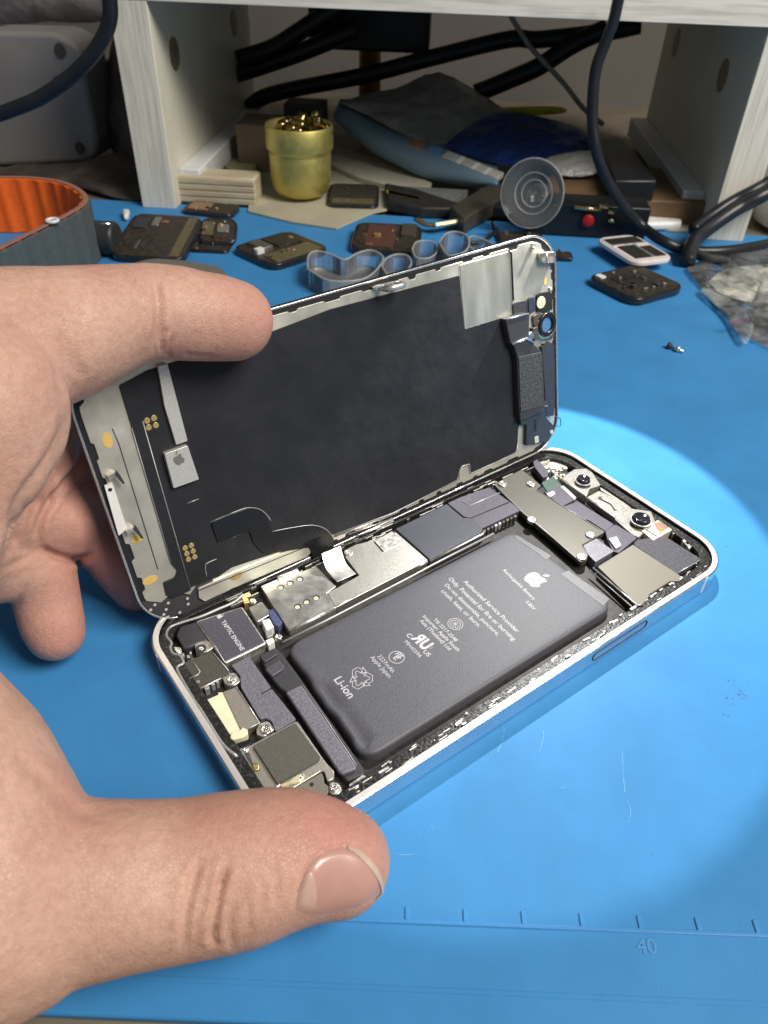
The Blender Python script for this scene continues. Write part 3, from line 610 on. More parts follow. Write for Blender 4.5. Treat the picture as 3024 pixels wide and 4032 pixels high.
# top and side clips
for q in ([(280, 385), (300, 372), (420, 345), (428, 365), (335, 392), (300, 405)],): pp('top_clip', ZI, q, 1.2, .3, STEEL_W, r=.1)
cb_ = atp(*ZI([(320, 385)])[0], .4); ce_ = atp(*ZI([(415, 360)])[0], .4)
def loopy(h): return [(cb_[0], cb_[1], .3), (cb_[0], cb_[1] + .2, h), ((cb_[0] + ce_[0]) / 2, (cb_[1] + ce_[1]) / 2 + .3, h + .5), (ce_[0], ce_[1] + .2, h), (ce_[0], ce_[1], .3)]
tube('clip_loop', loopy(4.2), .75, STEEL_W, DSP, n=8, sm=4)
tube('side_wire_loop', [atp(*p, .3) for p in ZC([(655, 1910), (712, 1935), (714, 2010), (660, 2015)])], .14, M('teal_wire', (.03, .12, .14), .3, .5, ns=1, nc=.1), DSP, n=6, sm=0)
tc_ = pp('corner_clip', ZC, [(505, 135), (520, 118), (640, 112), (662, 140), (660, 235), (560, 240), (510, 225)], 2.0, .2, M('clear_clip', (.5, .5, .48), .15, .6, ns=1, nc=.3), r=.2)
line('clip_edge', ZC, [(515, 130), (650, 120), (662, 235)], 2.05, .14, STEEL_W, tc_, fr=atp); line('clip_edge', ZC, [(560, 130), (565, 238)], 2.05, .14, STEEL_W, tc_, fr=atp)
p = atp(*ZC([(545, 430)])[0], .4); prism('adhesive_pad', [(p[0] + .55 * math.cos(a), p[1] + 1.1 * math.sin(a)) for a in np.linspace(0, 6.28, 20)[:-1]], .3, .42, YELLOW, DSP, bevel=0)
# earpiece and sensor assembly
ear = pp('earpiece_module', ZC, [(112, 850), (200, 822), (362, 782), (372, 990), (350, 1062), (410, 1110), (500, 1190), (515, 1250), (545, 1850), (275, 1960), (262, 1800), (240, 1255), (205, 1140), (165, 1108)], 2.6, .2, DARKPL, r=.4, bevel=.25)
pp('earpiece_pad', ZC, [(258, 1262), (505, 1210), (520, 1790), (280, 1860)], 2.85, 2.5, M('fibre_pad', (.05, .055, .058), .7, 0, ns=1.4, nc=.5, bump=.15, bs=1.8), ear, r=.3)
line('earpiece_ridge', ZC, [(185, 1120), (345, 1058), (420, 1110)], 2.7, .35, MATS['bezel_edge'], ear, fr=atp); line('earpiece_ridge', ZC, [(118, 852), (358, 790)], 2.6, .25, MATS['bezel_edge'], ear, fr=atp)
pp('lower_cover', ZC, [(278, 1905), (545, 1800), (560, 1930), (640, 2010), (610, 2120), (560, 2190), (340, 2230), (345, 1990), (280, 2010)], 1.6, .2, M('blue_black_cover', (.035, .045, .065), .45, ns=1, nc=.1, bump=.02, bs=2), r=.3)
pp('cover_slot', ZC, [(425, 1945), (445, 1942), (448, 2070), (428, 2062)], 1.66, 1.4, BLACK, r=.1)
pp('pale_window', ZC, [(428, 2135), (470, 2120), (478, 2190), (435, 2205)], 1.72, 1.4, M('pale_green', (.45, .55, .45), .4, ns=1, nc=.1), r=.3)
pp('side_cover', ZC, [(510, 1150), (600, 1095), (640, 1130), (650, 1400), (650, 1700), (640, 1900), (560, 1910), (540, 1600), (515, 1250)], 1.5, .2, MATS['blue_black_cover'], r=.3)
pp('sensor_frame', ZC, [(455, 590), (480, 565), (600, 545), (625, 600), (625, 745), (560, 765), (455, 775)], .9, .2, BLACK, r=.3)
p = atp(*ZC([(502, 668)])[0], 1.0); q = atp(*ZC([(502, 600)])[0], 1.0); R_ = np.linalg.norm(np.array(q) - p)
prism('ambient_sensor', disc(p, R_ * .98, 26), .8, 1.0, M('pale_lime', (.62, .70, .42), .5, ns=1, nc=.08), DSP)
pp('sensor_block', ZC, [(195, 690), (215, 668), (355, 640), (362, 780), (205, 815)], .9, .2, DARKPL, r=.5); pp('sensor_block', ZC, [(362, 640), (385, 610), (430, 608), (438, 760), (400, 785), (370, 780)], 1.1, .2, MATS['blue_black_cover'], r=.5)
p = atp(*ZC([(560, 905)])[0], 1.4); 
pp('sensor_bracket', ZC, [(415, 820), (440, 800), (620, 765), (650, 800), (640, 1060), (560, 1075), (500, 1010), (420, 900)], 1.1, .2, BRACKET, r=.4)
mesh('camera_seat', *ring_vf(disc(p, 3.3, 32), disc(p, 2.1, 32), .6, 1.9), BLACKGL, DSP, bevel=.2)
prism('camera_opening', disc(p, 2.1, 32), .9, 1.15, M('blue_opening', (.10, .26, .52), .4, ns=1, nc=.05), DSP, bevel=0)
mesh('seat_ring', *ring_vf(disc(p + np.array([0, -.4, 0]), 3.55, 32), disc(p + np.array([0, -.1, 0]), 3.2, 32), .9, 1.4), STEEL_W, DSP, bevel=.1)
V, F = lathe_vf([(1.15, 1.2), (1.15, 2.7), (.95, 2.95), (.5, 2.8), (.02, 2.75)], 20); p = atp(*ZC([(393, 1035)])[0], 2.8); mesh('screw', [(v[0] + p[0], v[1] + p[1], v[2]) for v in V], F, SCREW, DSP, smooth=True)
pp('screw_tab', ZC, [(415, 950), (465, 935), (475, 1060), (430, 1095)], 1.9, .3, BRACKET, r=.3)
for k in range(16):
    c = random.choice([(600, 1010), (540, 1130), (620, 1050), (610, 1560), (560, 1780), (620, 1780), (590, 1900), (620, 2080), (600, 420), (600, 500), (430, 60), (470, 40), (640, 820), (545, 1650), (610, 1230), (650, 980)])
    s_ = random.uniform(8, 26); u, v = c[0] + random.uniform(-12, 12), c[1] + random.uniform(-20, 20)
    pp('edge_clip', ZC, [(u - s_, v - s_ * .8), (u + s_ * .6, v - s_), (u + s_ * .8, v + s_ * .7), (u - s_ * .6, v + s_)], random.uniform(.7, 1.8), .2, random.choice([STEEL_W, LINE_L, BRACKET, MATS['pale_green'], DARKPL]), r=.1)

# silver end of the display cable: belongs to the screen, plugged on the board
def ribbon(name, ctr_pts, wid, thick, m, parent, wdir):
    P = smoothpath(ctr_pts, 8); V, F = [], []
    for i, p in enumerate(P):
        t = P[min(i + 1, len(P) - 1)] - P[max(i - 1, 0)]; t /= np.linalg.norm(t); s = np.array(wdir, float); s /= np.linalg.norm(s); nn = np.cross(t, s); nn /= np.linalg.norm(nn)
        wv = wid(i / (len(P) - 1)) if callable(wid) else wid
        for a, b in ((-1, -1), (1, -1), (1, 1), (-1, 1)): V.append(p + s * a * wv / 2 + nn * b * thick / 2)
    for i in range(len(P) - 1):
        for k in range(4): F.append((i * 4 + k, i * 4 + (k + 1) % 4, (i + 1) * 4 + (k + 1) % 4, (i + 1) * 4 + k))
    F += [(3, 2, 1, 0), tuple((len(P) - 1) * 4 + k for k in range(4))]
    return mesh(name, V, F, m, parent, smooth=False, bevel=.08)
c0 = at(*ZD([(840, 380)])[0], 8.5); c1 = at(*ZD([(870, 500)])[0], 7.0); c2 = at(*ZD([(925, 620)])[0], 5.6); c3 = at(*ZD([(1045, 750)])[0], 5.1)
wdir = at(*ZD([(1180, 700)])[0], 5.1) - at(*ZD([(920, 815)])[0], 5.1)
toP = lambda P: [PR.T @ (np.array(p) - PT) for p in P]
ribbon('cable_end', toP([c0, c1, c2, c3]), np.linalg.norm(wdir) * .95, .18, MATS['foil_steel'], DSP, PR.T @ wdir)
for k in range(4):
    o_ = wdir * (.1 + .12 * k - .35); line_p = toP([c0 + o_ + [0, 0, .15], c1 + o_ + [0, 0, .12]]); tube('cable_print', line_p, .07, PRINTG, DSP, n=5, sm=0)

# ------------------------------------------------------------------ DESK SHELF (white wood riser)
WOODF = M('whitewashed_wood', (.61, .575, .485), .6, 0, ns=.5, col2=(.78, .75, .65), bump=.08, bs=.4, stretch=(1, 1, .05), contrast=(.36, .56), det=5)
WOODT = M('whitewashed_top', (.58, .55, .48), .6, 0, ns=.42, col2=(.82, .79, .70), bump=.06, bs=.4, stretch=(.05, 1, 1), contrast=(.34, .56), det=5)
LAM = M('pale_laminate', (.68, .65, .54), .45, 0, ns=.03, nc=.04, bump=.01, bs=.5)
RAILM = M('rail_plastic', (.70, .71, .72), .5, 0, ns=.1, nc=.05)
HOLE = M('cam_lock', (.26, .21, .13), .5, .3, ns=.3, nc=.3)
SHR = np.array([SA, SB, [0, 0, 1]]).T
SHF = root('desk_shelf', SO, 'white wood grain desk riser standing over the clutter behind the mat', 'desk shelf', rot=SHR)
def panel(a0, a1):
    o = mesh('side_panel', *box_vf(a0, 1.2, 0, a1, 195, 91.8), LAM, SHF, bevel=.3)
    mesh('edge_banding', *box_vf(a0, 0, 0, a1, 1.15, 91.8), WOODF, o, bevel=.2); return o
pl, prr = panel(0, 18), panel(295.5, 313.5)
mesh('top_board', *box_vf(-8, 1.2, 92, 321.5, 198, 110), LAM, SHF, bevel=.3)
mesh('top_edge_banding', *box_vf(-8, -.1, 92, 321.5, 1.15, 110), WOODT, SHF, bevel=.2)
mesh('bottom_rail', *box_vf(18.1, 12, 5.8, 29.4, 192, 17), RAILM, SHF, bevel=.6)
mesh('bottom_rail', *box_vf(284.1, 22, 5.8, 295.4, 192, 17), RAILM, SHF, bevel=.6)
def hole(a, b, z, s, par):
    V = [(a + s * d, b + 7.6 * math.cos(t), z + 7.6 * math.sin(t)) for d in (0, .25) for t in [k * math.pi / 12 for k in range(24)]]
    F = [tuple(range(24)), tuple(range(24, 48))] + [(i, (i + 1) % 24, 24 + (i + 1) % 24, 24 + i) for i in range(24)]
    mesh('cam_lock', V, F, HOLE, par)
for b in (30, 153): hole(18.02, b, 67, 1, pl)
for b in (48, 160): hole(295.48, b, 66, -1, prr)

# ------------------------------------------------------------------ cables
CABM = M('black_cable', (.014, .016, .022), .35, 0, ns=.1, nc=.2, bump=.03, bs=.5, spec=.5)
def cable(name, pts, r, label, cat='cable', m=CABM, group=None, flat=1.0, sm=8):
    o = tube(name, pts, r, m, None, n=12, sm=sm, flat=flat); return tag(o, label, cat, group)
P3 = ZR([(790, -60), (770, 0), (740, 130), (690, 260), (640, 400), (620, 560), (618, 740), (640, 900), (700, 1060), (800, 1220), (920, 1350)])
pts = [onb(u, v, b) for (u, v), b in zip(P3, [-12, -12, -12, -12, -13, -14, -16, -18, -16, -13, -12])]
pts += [at(u, v, z) for (u, v), z in zip(ZR([(1050, 1440), (1200, 1488), (1400, 1490), (1659, 1448), (1900, 1380)]), (6, 2.6, 2.6, 2.6, 2.6))]
cable('black_cable', pts, 2.5, 'single black cable hanging before the shelf and curling along the mat at right')
P4 = ZR([(1900, 980), (1659, 1140), (1480, 1235), (1340, 1330), (1240, 1410), (1195, 1490), (1180, 1560)])
pts = [at(u, v, z) for (u, v), z in zip(P4, (34, 26, 19, 13, 9, 6, 3))]
cable('flat_cable_pair', pts, 3.6, 'thick paired black cord coming in from the right edge beside the shelf foot')
cable('flat_cable_pair', [p + np.array([1.5, 4.5, 2.0]) for p in pts[:-2]], 2.6, 'thinner black cord lying on top of the thick paired cord at right')
P5 = ZR([(1230, 1500), (1300, 1530), (1380, 1545), (1430, 1555)])
cable('cable_stub', [at(u, v, 2) for u, v in P5], 2.0, 'short grey black cord end on the mat beside the clear bag', m=M('grey_cable', (.06, .06, .06), .5, ns=.2, nc=.2))
P6 = Z1([(650, -60), (652, 0), (655, 90), (630, 190), (560, 310), (470, 410), (360, 500), (220, 590), (60, 655), (-40, 690)])
cable('black_cable', [onb(u, v, -40) for u, v in P6], 3.1, 'black cable looping down in front of the grey box at top left')
BK = M('black_cable_rear', (.010, .011, .014), .4, 0, ns=.1, nc=.2)
for P_, b, r, lb in ((ZT([(700, 0), (580, 80), (400, 200), (250, 290), (60, 350)]), 150, 5.2, 'thick black cable sloping behind the shelf, uppermost at the left inside corner'),
                  (ZT([(760, 170), (600, 240), (400, 320), (120, 415), (20, 445)]), 155, 5.4, 'thick black cable just below the uppermost one behind the shelf'),
                  (ZT([(120, 640), (200, 580), (380, 530), (800, 450), (1200, 345), (1659, 235)]) + ZR([(300, 235), (700, 190), (900, 150)]), 165, 5.0, 'long black cable crossing behind the brass post under the shelf'),
                  (ZR([(-80, 555), (0, 525), (130, 470), (300, 395), (500, 265), (700, 170)]), 160, 5.6, 'black cable rising to the right under the shelf, nearest the white cord')):
    cable('black_cable', [onb(u, v, b) for u, v in P_], r, lb, m=BK)
cable('pale_power_cord', [onb(u, v, 145) for u, v in ZR([(110, 60), (170, 160), (240, 270), (330, 370), (450, 500), (560, 640), (680, 740)])], 1.5, 'thin pale cord crossing the black cables under the shelf', 'cord', m=M('pale_cord', (.32, .31, .28), .6, ns=.2, nc=.1))

# ------------------------------------------------------------------ things under and behind the shelf
BRASS = M('brass', (.50, .40, .16), .3, .9, ns=.1, nc=.15)
def vbox(name, c, b, w_, d_, z0, z1, m, parent=None, bevel=.6):
    P = [S(c - w_ / 2, b)[:2], S(c + w_ / 2, b)[:2], S(c + w_ / 2, b + d_)[:2], S(c - w_ / 2, b + d_)[:2]]
    if parent: P = [np.array(p) - np.array([parent.location.x, parent.location.y]) * 1000 for p in P]
    return prism(name, P, z0, z1, m, parent, bevel=bevel)
def ab(P): P = np.array(P) - SO; return P @ SA, P @ SB
q0 = onb(*ZT([(838, 540)])[0], 190)
pst = root('brass_post', (q0[0], q0[1], 0), 'upright brass rod with a black clamp block behind the shelf opening', 'post')
V, F = lathe_vf([(7.6, 0), (7.6, 160)], 28); mesh('rod', V, F, BRASS, pst, smooth=True)
ca, cb2_ = ab(q0); zc0 = onb(*ZT([(840, 305)])[0], 180)[2]; zc1 = zc0 + 40
vbox('clamp', ca, cb2_ - 12, 80, 24, zc0, zc1, M('clamp_black', (.012, .012, .013), .5, ns=.2, nc=.2), pst, bevel=2)

# gold cup with brass nozzles
gp = at(1195, 826, 0) + SB * 19 - SA * 4.2
CUP = root('gold_cup', gp, 'small matte gold cup heaped with brass tips on the paper under the shelf', 'cup')
GOLDC = M('gold_anodised', (.60, .52, .17), .48, .85, ns=.3, nc=.06, nr=.05, bump=.02, bs=2)
V, F = lathe_vf([(.01, 0), (9, 0), (9.2, 1.0), (9.0, 2.0), (14, 3.6), (16.2, 6.5), (17.2, 12), (17.5, 24), (17.2, 25), (18.6, 26.3), (18.8, 27), (18.8, 37.4), (18.4, 38), (17.6, 37.6), (17.4, 30), (.01, 30)], 56, cap=False)
V = [(v[0] * .95, v[1] * .95, v[2]) for v in V]; mesh('cup_body', V, F, GOLDC, CUP, smooth=True)
random.seed(3)
for k in range(30):
    a = random.uniform(0, 6.28); r = 15.5 * math.sqrt(random.random()); h = random.uniform(33, 40) - r * .12
    tilt = Matrix.Rotation(random.uniform(.3, 1.5), 3, 'X') @ Matrix.Rotation(random.uniform(0, 6.28), 3, 'Z')
    V, F = lathe_vf([(.4, -4), (1.1, -3.6), (1.3, 0), (2.6, .3), (2.7, 2.2), (1.6, 2.8), (.8, 4.2), (.3, 4.3)], 12)
    V = [Matrix.Rotation(a, 3, 'Z') @ (tilt @ Vector(v)) + Vector((r * math.cos(a), r * math.sin(a), h)) for v in V]
    mesh('brass_tip', [tuple(v) for v in V], F, M('brass_tip', (.42, .30, .12), .22, 1, ns=.5, nc=.2), CUP, smooth=True)

def sheet(name, pix, z0, z1, m, label, cat, bevel=.2, r=0, zp=None, **k):
    P = [at(u, v, z1 if zp is None else zp)[:2] for u, v in pix]
    return tag(prism(name, P, z0, z1, m, None, bevel=bevel, r=r, **k), label, cat)
PAPER = M('beige_paper', (.42, .39, .30), .7, 0, ns=.03, nc=.12, bump=.3, bs=.05)
sheet('paper_sheet', [(975, 830), (1150, 872), (1325, 897), (1470, 835), (1640, 800), (1650, 740), (1480, 640), (1300, 560), (1010, 640)], .1, 1.2, PAPER, 'crumpled beige paper lying under the gold cup', 'paper')
sheet('paper_sheet', [(1290, 640), (1300, 560), (1500, 628), (1700, 720), (1640, 760), (1420, 700)], 1.4, 4, M('pale_card', (.50, .47, .38), .7, 0, ns=.03, nc=.1), 'pale folded card right behind the gold cup', 'card')
CLOTH = M('yellow_cloth', (.34, .30, .12), .8, 0, ns=.08, col2=(.48, .45, .33), bump=.2, bs=.4)
sheet('cloth_strip', [(860, 640), (930, 560), (1010, 585), (1010, 700), (960, 690)], .1, 6, CLOTH, 'folded yellowish cloth between the shelf rail and the gold cup', 'cloth', bevel=1)
CARD = M('brown_card', (.20, .15, .10), .75, 0, ns=.05, nc=.1)
q = onb(1060, 520, 70); a_, b_ = ab(q); tag(vbox('cardboard_box', a_ + 2, b_, 44, 30, 0, 27, CARD), 'brown cardboard box behind the gold cup', 'box')
q = onb(1195, 470, 95); a_, b_ = ab(q); tag(vbox('black_block', a_, b_, 24, 20, 0, 34, BK, bevel=1), 'small black block behind the gold cup', 'block')
# ribbed wooden block under left foot
wb = [(835, 760), (1012, 770), (1012, 700), (870, 690)]
WOODR = M('ribbed_wood', (.40, .34, .22), .65, 0, ns=.25, col2=(.55, .49, .36), bump=.1, bs=.5, stretch=(.15, .15, 1.6))
a0_, b0_ = ab(at(1010, 822, 0)); 
WBK = root('wooden_block', S(a0_ - 26, b0_ + 2), 'small ribbed wooden block beside the shelf foot, left of the gold cup', 'wooden block', rot=SHR)
pr = [box_vf(-26, 0, 0, 25.5, 16, 14.5)]; mesh('block_body', *merge(pr), WOODR, WBK, bevel=1.2)
mesh('block_ribs', *merge([box_vf(-26, -.35, z, 25.2, .1, z + 2.3) for z in (1.2, 4.4, 7.6, 10.8)]), WOODR, WBK, bevel=.5)

# pale blue curved tray with white keys
TRAYB = M('pale_blue_plastic', (.17, .27, .36), .5, 0, ns=.03, nc=.06, bump=.02, bs=.3)
KT = root('curved_keyboard', S(0, 0), 'pale blue curved keyboard propped under the shelf, white keys along its edge', 'keyboard', rot=SHR)
top_px = ZT([(625, 680), (700, 690), (850, 780), (1050, 860), (1250, 930), (1400, 988), (1500, 1030), (1600, 1068)])
loc = lambda P: (SHR.T @ (np.array(P) - SO))
frontT = [loc(onb(u, v, b)) for (u, v), b in zip(top_px, (112, 104, 88, 76, 66, 58, 52, 46))]
bot_px = ZT([(650, 730), (720, 800), (850, 900), (1000, 980), (1150, 1050), (1350, 1095), (1480, 1112), (1592, 1104)])
frontB = [loc(onb(u, v, b)) for (u, v), b in zip(bot_px, (112, 103, 86, 73, 63, 56, 51, 46))]
ft, fbm = smoothpath(frontT, 5), smoothpath(frontB, 5); n_ = len(ft)
V, F = [], []
for i in range(n_):
    t, b = ft[i], fbm[i]; mid = (t + b) / 2 + np.array([0, -3.5, 0])
    V += [t + [0, 30, 3], t, t * .75 + b * .25 + [0, -2.6, 0], mid, t * .25 + b * .75 + [0, -2.2, 0], b, b + [0, 30, 0]]
for i in range(n_ - 1):
    for k in range(7): F.append((i * 7 + k, i * 7 + (k + 1) % 7, (i + 1) * 7 + (k + 1) % 7, (i + 1) * 7 + k))
F += [tuple(range(6, -1, -1)), tuple((n_ - 1) * 7 + k for k in range(7))]
mesh('keyboard_shell', V, F, TRAYB, KT, smooth=True)
KEYM = M('pale_key', (.50, .49, .48), .4, 0, ns=.3, nc=.05)
def key(t, w_, mm_):
    x = t * (len(ft) - 1); i = int(x); p = ft[i] + (ft[i + 1] - ft[i]) * (x - i); tg = ft[i + 1] - ft[i]; tg /= np.linalg.norm(tg); up = np.array([0, -.25, 1.0]); up -= tg * (up @ tg); up /= np.linalg.norm(up); bk = np.cross(up, tg)
    c = p + up * -.6 + bk * 1.5; V = [c + tg * a + bk * b + up * z for a, b, z in ((-w_, -1.2, -1.8), (w_, -1.2, -1.8), (w_, 6, -1.8), (-w_, 6, -1.8), (-w_, -1.2, 1.2), (w_, -1.2, 1.2), (w_, 6, 1.6), (-w_, 6, 1.6))]
    mesh('key', V, [(3, 2, 1, 0), (4, 5, 6, 7), (0, 1, 5, 4), (1, 2, 6, 5), (2, 3, 7, 6), (3, 0, 4, 7)], mm_, KT, bevel=.6)
for t, w_, mm_ in ((.46, 4.2, M('copper_key', (.45, .24, .14), .4, .4, ns=.3, nc=.1)), (.535, 4.2, M('blue_key', (.12, .25, .5), .4, ns=.3, nc=.1)), (.61, 4, KEYM), (.665, 2, WHITEPL), (.72, 4, KEYM), (.775, 2, WHITEPL), (.83, 4, KEYM), (.885, 2, WHITEPL), (.94, 4, KEYM)): key(t, w_, mm_)
# crumpled bags (bumpy closed sheets)
def bag(name, pix, b_or_z, thick, m, label, cat, hgt=4, seed=1, n=26, mode='b', par=None):
    """a crumpled pouch: outline from pixels, filled and crumpled, with front and back skins"""
    rg = np.random.default_rng(seed)
    P = []
    for i, (u, v) in enumerate(pix):
        P.append(onb(u, v, b_or_z[i]) if mode == 'b' else at(u, v, b_or_z[i]))
    P = dens3(smooth_closed(P), 2.2); c = np.mean(P, 0); V, F = [], []; K = 22
    kv = rg.normal(0, 1, (8, 3)) * .11; ph_ = rg.uniform(0, 6.28, 8)
    def cr(p): return sum(abs(math.sin(p @ kv[j] + ph_[j])) for j in range(8)) / 8 - .6 + .35 * (sum(abs(math.sin(p @ kv[j] * 3.1 + ph_[j] * 2)) for j in range(8)) / 8 - .6)
    nrm_ = np.array([0, 0, 1.0]) if mode != 'b' else -SB * .8 + np.array([0, 0, .6])
    for side in (1, -1):
        for k in range(K + 1):
            t = 1 - k / K
            for p in P:
                q = c + (np.array(p) - c) * t
                V.append(q + nrm_ * (side * thick * (1 - t ** 3) + (cr(q) * hgt * (1 - t ** 4 * .5))))
    N_ = len(P)
    for s in (0, 1):
        o = s * (K + 1) * N_
        for k in range(K):
            for i in range(N_): F.append((o + k * N_ + i, o + k * N_ + (i + 1) % N_, o + (k + 1) * N_ + (i + 1) % N_, o + (k + 1) * N_ + i))
    ob = mesh(name, V, F, m, par, smooth=True); return tag(ob, label, cat) if label else ob
def smooth_closed(P):
    P = [np.array(p, float) for p in P]; Q = smoothpath(P + [P[0]], 3); return Q[:-1]
def dens3(P, s):
    out = []
    for i in range(len(P)):
        a, b = P[i], P[(i + 1) % len(P)]; n = max(1, int(np.linalg.norm(b - a) / s))
        for k in range(n): out.append(a + (b - a) * k / n)
    return out
bag('plastic_bag', ZT([(660, 610), (800, 560), (1000, 520), (1250, 430), (1500, 560), (1640, 680), (1400, 800), (1270, 880), (1000, 780), (850, 700)]), [118, 140, 150, 158, 150, 120, 100, 84, 92, 105], 3, M('cloudy_bag', (.27, .27, .265), .38, 0, ns=.04, nc=.25, bump=4, bs=.07, spec=.6), 'cloudy grey plastic bag lying on the curved keyboard', 'plastic bag', hgt=6, seed=4)
bag('blue_bag', ZL([(690, 240), (800, 150), (980, 60), (1200, 80), (1460, 160), (1500, 250), (1300, 330), (1080, 350), (900, 320)]), [80, 95, 115, 120, 110, 95, 70, 62, 68], 5, M('navy_bag', (.012, .035, .16), .38, 0, ns=.05, nc=.3, bump=4, bs=.08), 'dark blue plastic bag heaped behind the white keys', 'plastic bag', hgt=6, seed=9)
bag('yellow_wrapper', ZL([(930, 60), (980, 35), (1200, 25), (1330, 30), (1350, 60), (1200, 75), (1050, 70)]), [126] * 7, 1.5, M('yellow_film', (.40, .36, .02), .5, 0, ns=.08, nc=.2), 'yellow wrapper peeping out behind the dark blue bag', 'wrapper', hgt=2, seed=2)
bag('grey_bag', ZL([(1200, 330), (1300, 290), (1480, 270), (1560, 330), (1500, 400), (1300, 400)]), [50, 60, 66, 60, 46, 44], 3, MATS['cloudy_bag'], 'crumpled grey bag between the suction cup and the hanging cable', 'plastic bag', hgt=4, seed=12)

# black tools and boxes
DK = M('dark_tool', (.025, .024, .022), .5, 0, ns=.15, nc=.3, bump=.05, bs=.5)
TOOL = M('grey_handle', (.16, .17, .17), .5, 0, ns=.1, nc=.1)
sheet('flat_file', ZL([(385, 455), (640, 470), (820, 480), (700, 560), (540, 525), (385, 492)]), 1, 5, TOOL, 'flat grey tool with a lime stripe lying right of the gold cup', 'tool')
sheet('lime_strip', ZL([(378, 480), (555, 520), (550, 532), (376, 494)]), 5.2, 6, M('lime_stripe', (.42, .50, .03), .5, ns=.2, nc=.1), 'thin lime green strip on the grey tool', 'strip')
sheet('black_case', ZL([(365, 500), (540, 535), (700, 590), (860, 640), (560, 640), (380, 600)]), .2, 6, DK, 'black flat case under the lime green strip', 'case', bevel=1, zp=0)
sheet('black_bar', ZL([(720, 570), (960, 430), (1030, 450), (1020, 510), (840, 610), (800, 640)]), .5, 9, M('dark_bar', (.05, .045, .035), .5, ns=.1, nc=.2), 'dark slanting bar left of the suction cup', 'bar', bevel=1)
sheet('black_box', ZL([(850, 620), (1030, 500), (1330, 480), (1600, 500), (1600, 645), (1330, 652), (1000, 645)]), .2, 7, BK, 'low black box behind the suction cup', 'box', bevel=1.2, zp=0)
rt = root('soldering_tool', at(2308, 850, 9)-SB*6, 'black tool with a red round button and brass pins, right of the suction cup', 'tool')
def relb(name, dx, dy, z0, z1, w_, d_, m): 
    P = [np.array([dx, dy]) + SA[:2] * a + SB[:2] * b for a, b in ((-w_ / 2, 0), (w_ / 2, 0), (w_ / 2, d_), (-w_ / 2, d_))]; return prism(name, P, z0, z1, m, rt, bevel=.6)
relb('tool_body', 0, 0, -8.6, 7, 60, 18, BK)
V, F = lathe_vf([(3.1, 0), (3.1, 1.8), (2.6, 2.4), (.01, 2.5)], 22)
Mx = Matrix([list(SA), [0, 0, 1], list(-SB)]).transposed()
mesh('red_button', [tuple((Mx @ Vector(v)) + Vector((0, 0, 0))) for v in V], F, M('red_button', (.42, .015, .02), .35, ns=.3, nc=.1), rt, smooth=True)
for k, (dx, z, l) in enumerate(((-8, 6.2, 14), (4, 7.5, 5), (9, 5, 3), (10, 1, 3))):
    a = np.array([0, 0, 0.]) + SA * dx - SB * 1.5; mesh('brass_pin', *tube_vf([a + [0, 0, z], a + SA * l + [0, 0, z - .6]], 1.0, 8), M('bright_brass', (.8, .6, .3), .2, 1, ns=.5, nc=.1), rt, smooth=True)
tag(prism('wood_board', [p[:2] for p in (S(214, 15), S(296, 17), S(296, 80), S(216, 80))], .2, 13, M('brown_board', (.15, .09, .045), .6, 0, ns=.08, nc=.3, bump=.05, bs=.3, stretch=(.2, 1, 1)), None, bevel=.8), 'brown wooden board lying at the right inside the shelf', 'board')
sheet('white_rod', ZM([(480, 110), (600, 95), (960, 120), (960, 155), (640, 160), (470, 150)]), .5, 5, WHITEPL, 'white rounded strip lying on the mat edge below the brown board', 'strip', bevel=1.6)
sheet('card_scrap', ZM([(620, 180), (960, 150), (1060, 190), (1080, 215), (900, 220)]), .2, 1.5, PAPER, 'beige card scrap at the mat edge by the right shelf foot', 'card')
sheet('folded_cloth', ZR([(640, 850), (780, 840), (830, 910), (680, 920)]), 2, 22, M('dim_cloth', (.30, .29, .22), .7, ns=.1, nc=.1), 'pale folded paper behind the hanging cable', 'paper', zp=20)
sheet('dark_case', ZR([(660, 940), (840, 920), (990, 1120), (740, 1120)]), 13.3, 24, BK, 'black case on top of the brown wooden board', 'case', zp=20, bevel=1)
# white bottle at the far right
V, F = lathe_vf([(.01, 0), (21, 0), (24, 2), (25, 8), (25, 60), (23, 66), (.01, 66)], 40, cap=False); q = S(352, 32)
o = mesh('white_bottle', V, F, WHITEPL, smooth=True); o.location = Vector([float(x) for x in q]) * MM; tag(o, 'white round bottle at the right edge behind the shelf foot', 'bottle')

# suction cup: clear, leaning toward the camera
CLEAR = M('clear_plastic', (.85, .88, .88), .08, 0, ns=.2, nc=.03, trans=.92, ior=1.3, spec=.6)
sc = cam_pt(*ZL([(1180, 500)])[0], 368)
nf = (CP - sc) / np.linalg.norm(CP - sc); nf = nf * .93 + np.array([-.42, .1, .0]); nf /= np.linalg.norm(nf)
xx = np.cross([0, 0, 1], nf); xx /= np.linalg.norm(xx); yy = np.cross(nf, xx)
SUC = root('suction_cup', sc, 'clear round suction cup leaning upright behind the mat edge', 'suction cup', rot=np.array([xx, yy, nf]).T)
V, F = lathe_vf([(15.6, 3.2), (15.9, 3.8), (15.4, 4.2), (12, 2.4), (8, .9), (3, .2), (.01, .1), (.01, -1.6), (3, -1.6), (8, -.7), (12, .9), (15.6, 3.2)], 60, cap=False); mesh('cup_skin', V, F, CLEAR, SUC, smooth=True)
V, F = lathe_vf([(3.6, -1.6), (3.4, -6), (4.6, -7.5), (4.6, -10), (.01, -10)], 30, cap=False); mesh('cup_knob', V, F, CLEAR, SUC, smooth=True)
RIMG = M('frosted_ring', (.55, .57, .56), .3, 0, ns=.5, nc=.1, alpha=.55)
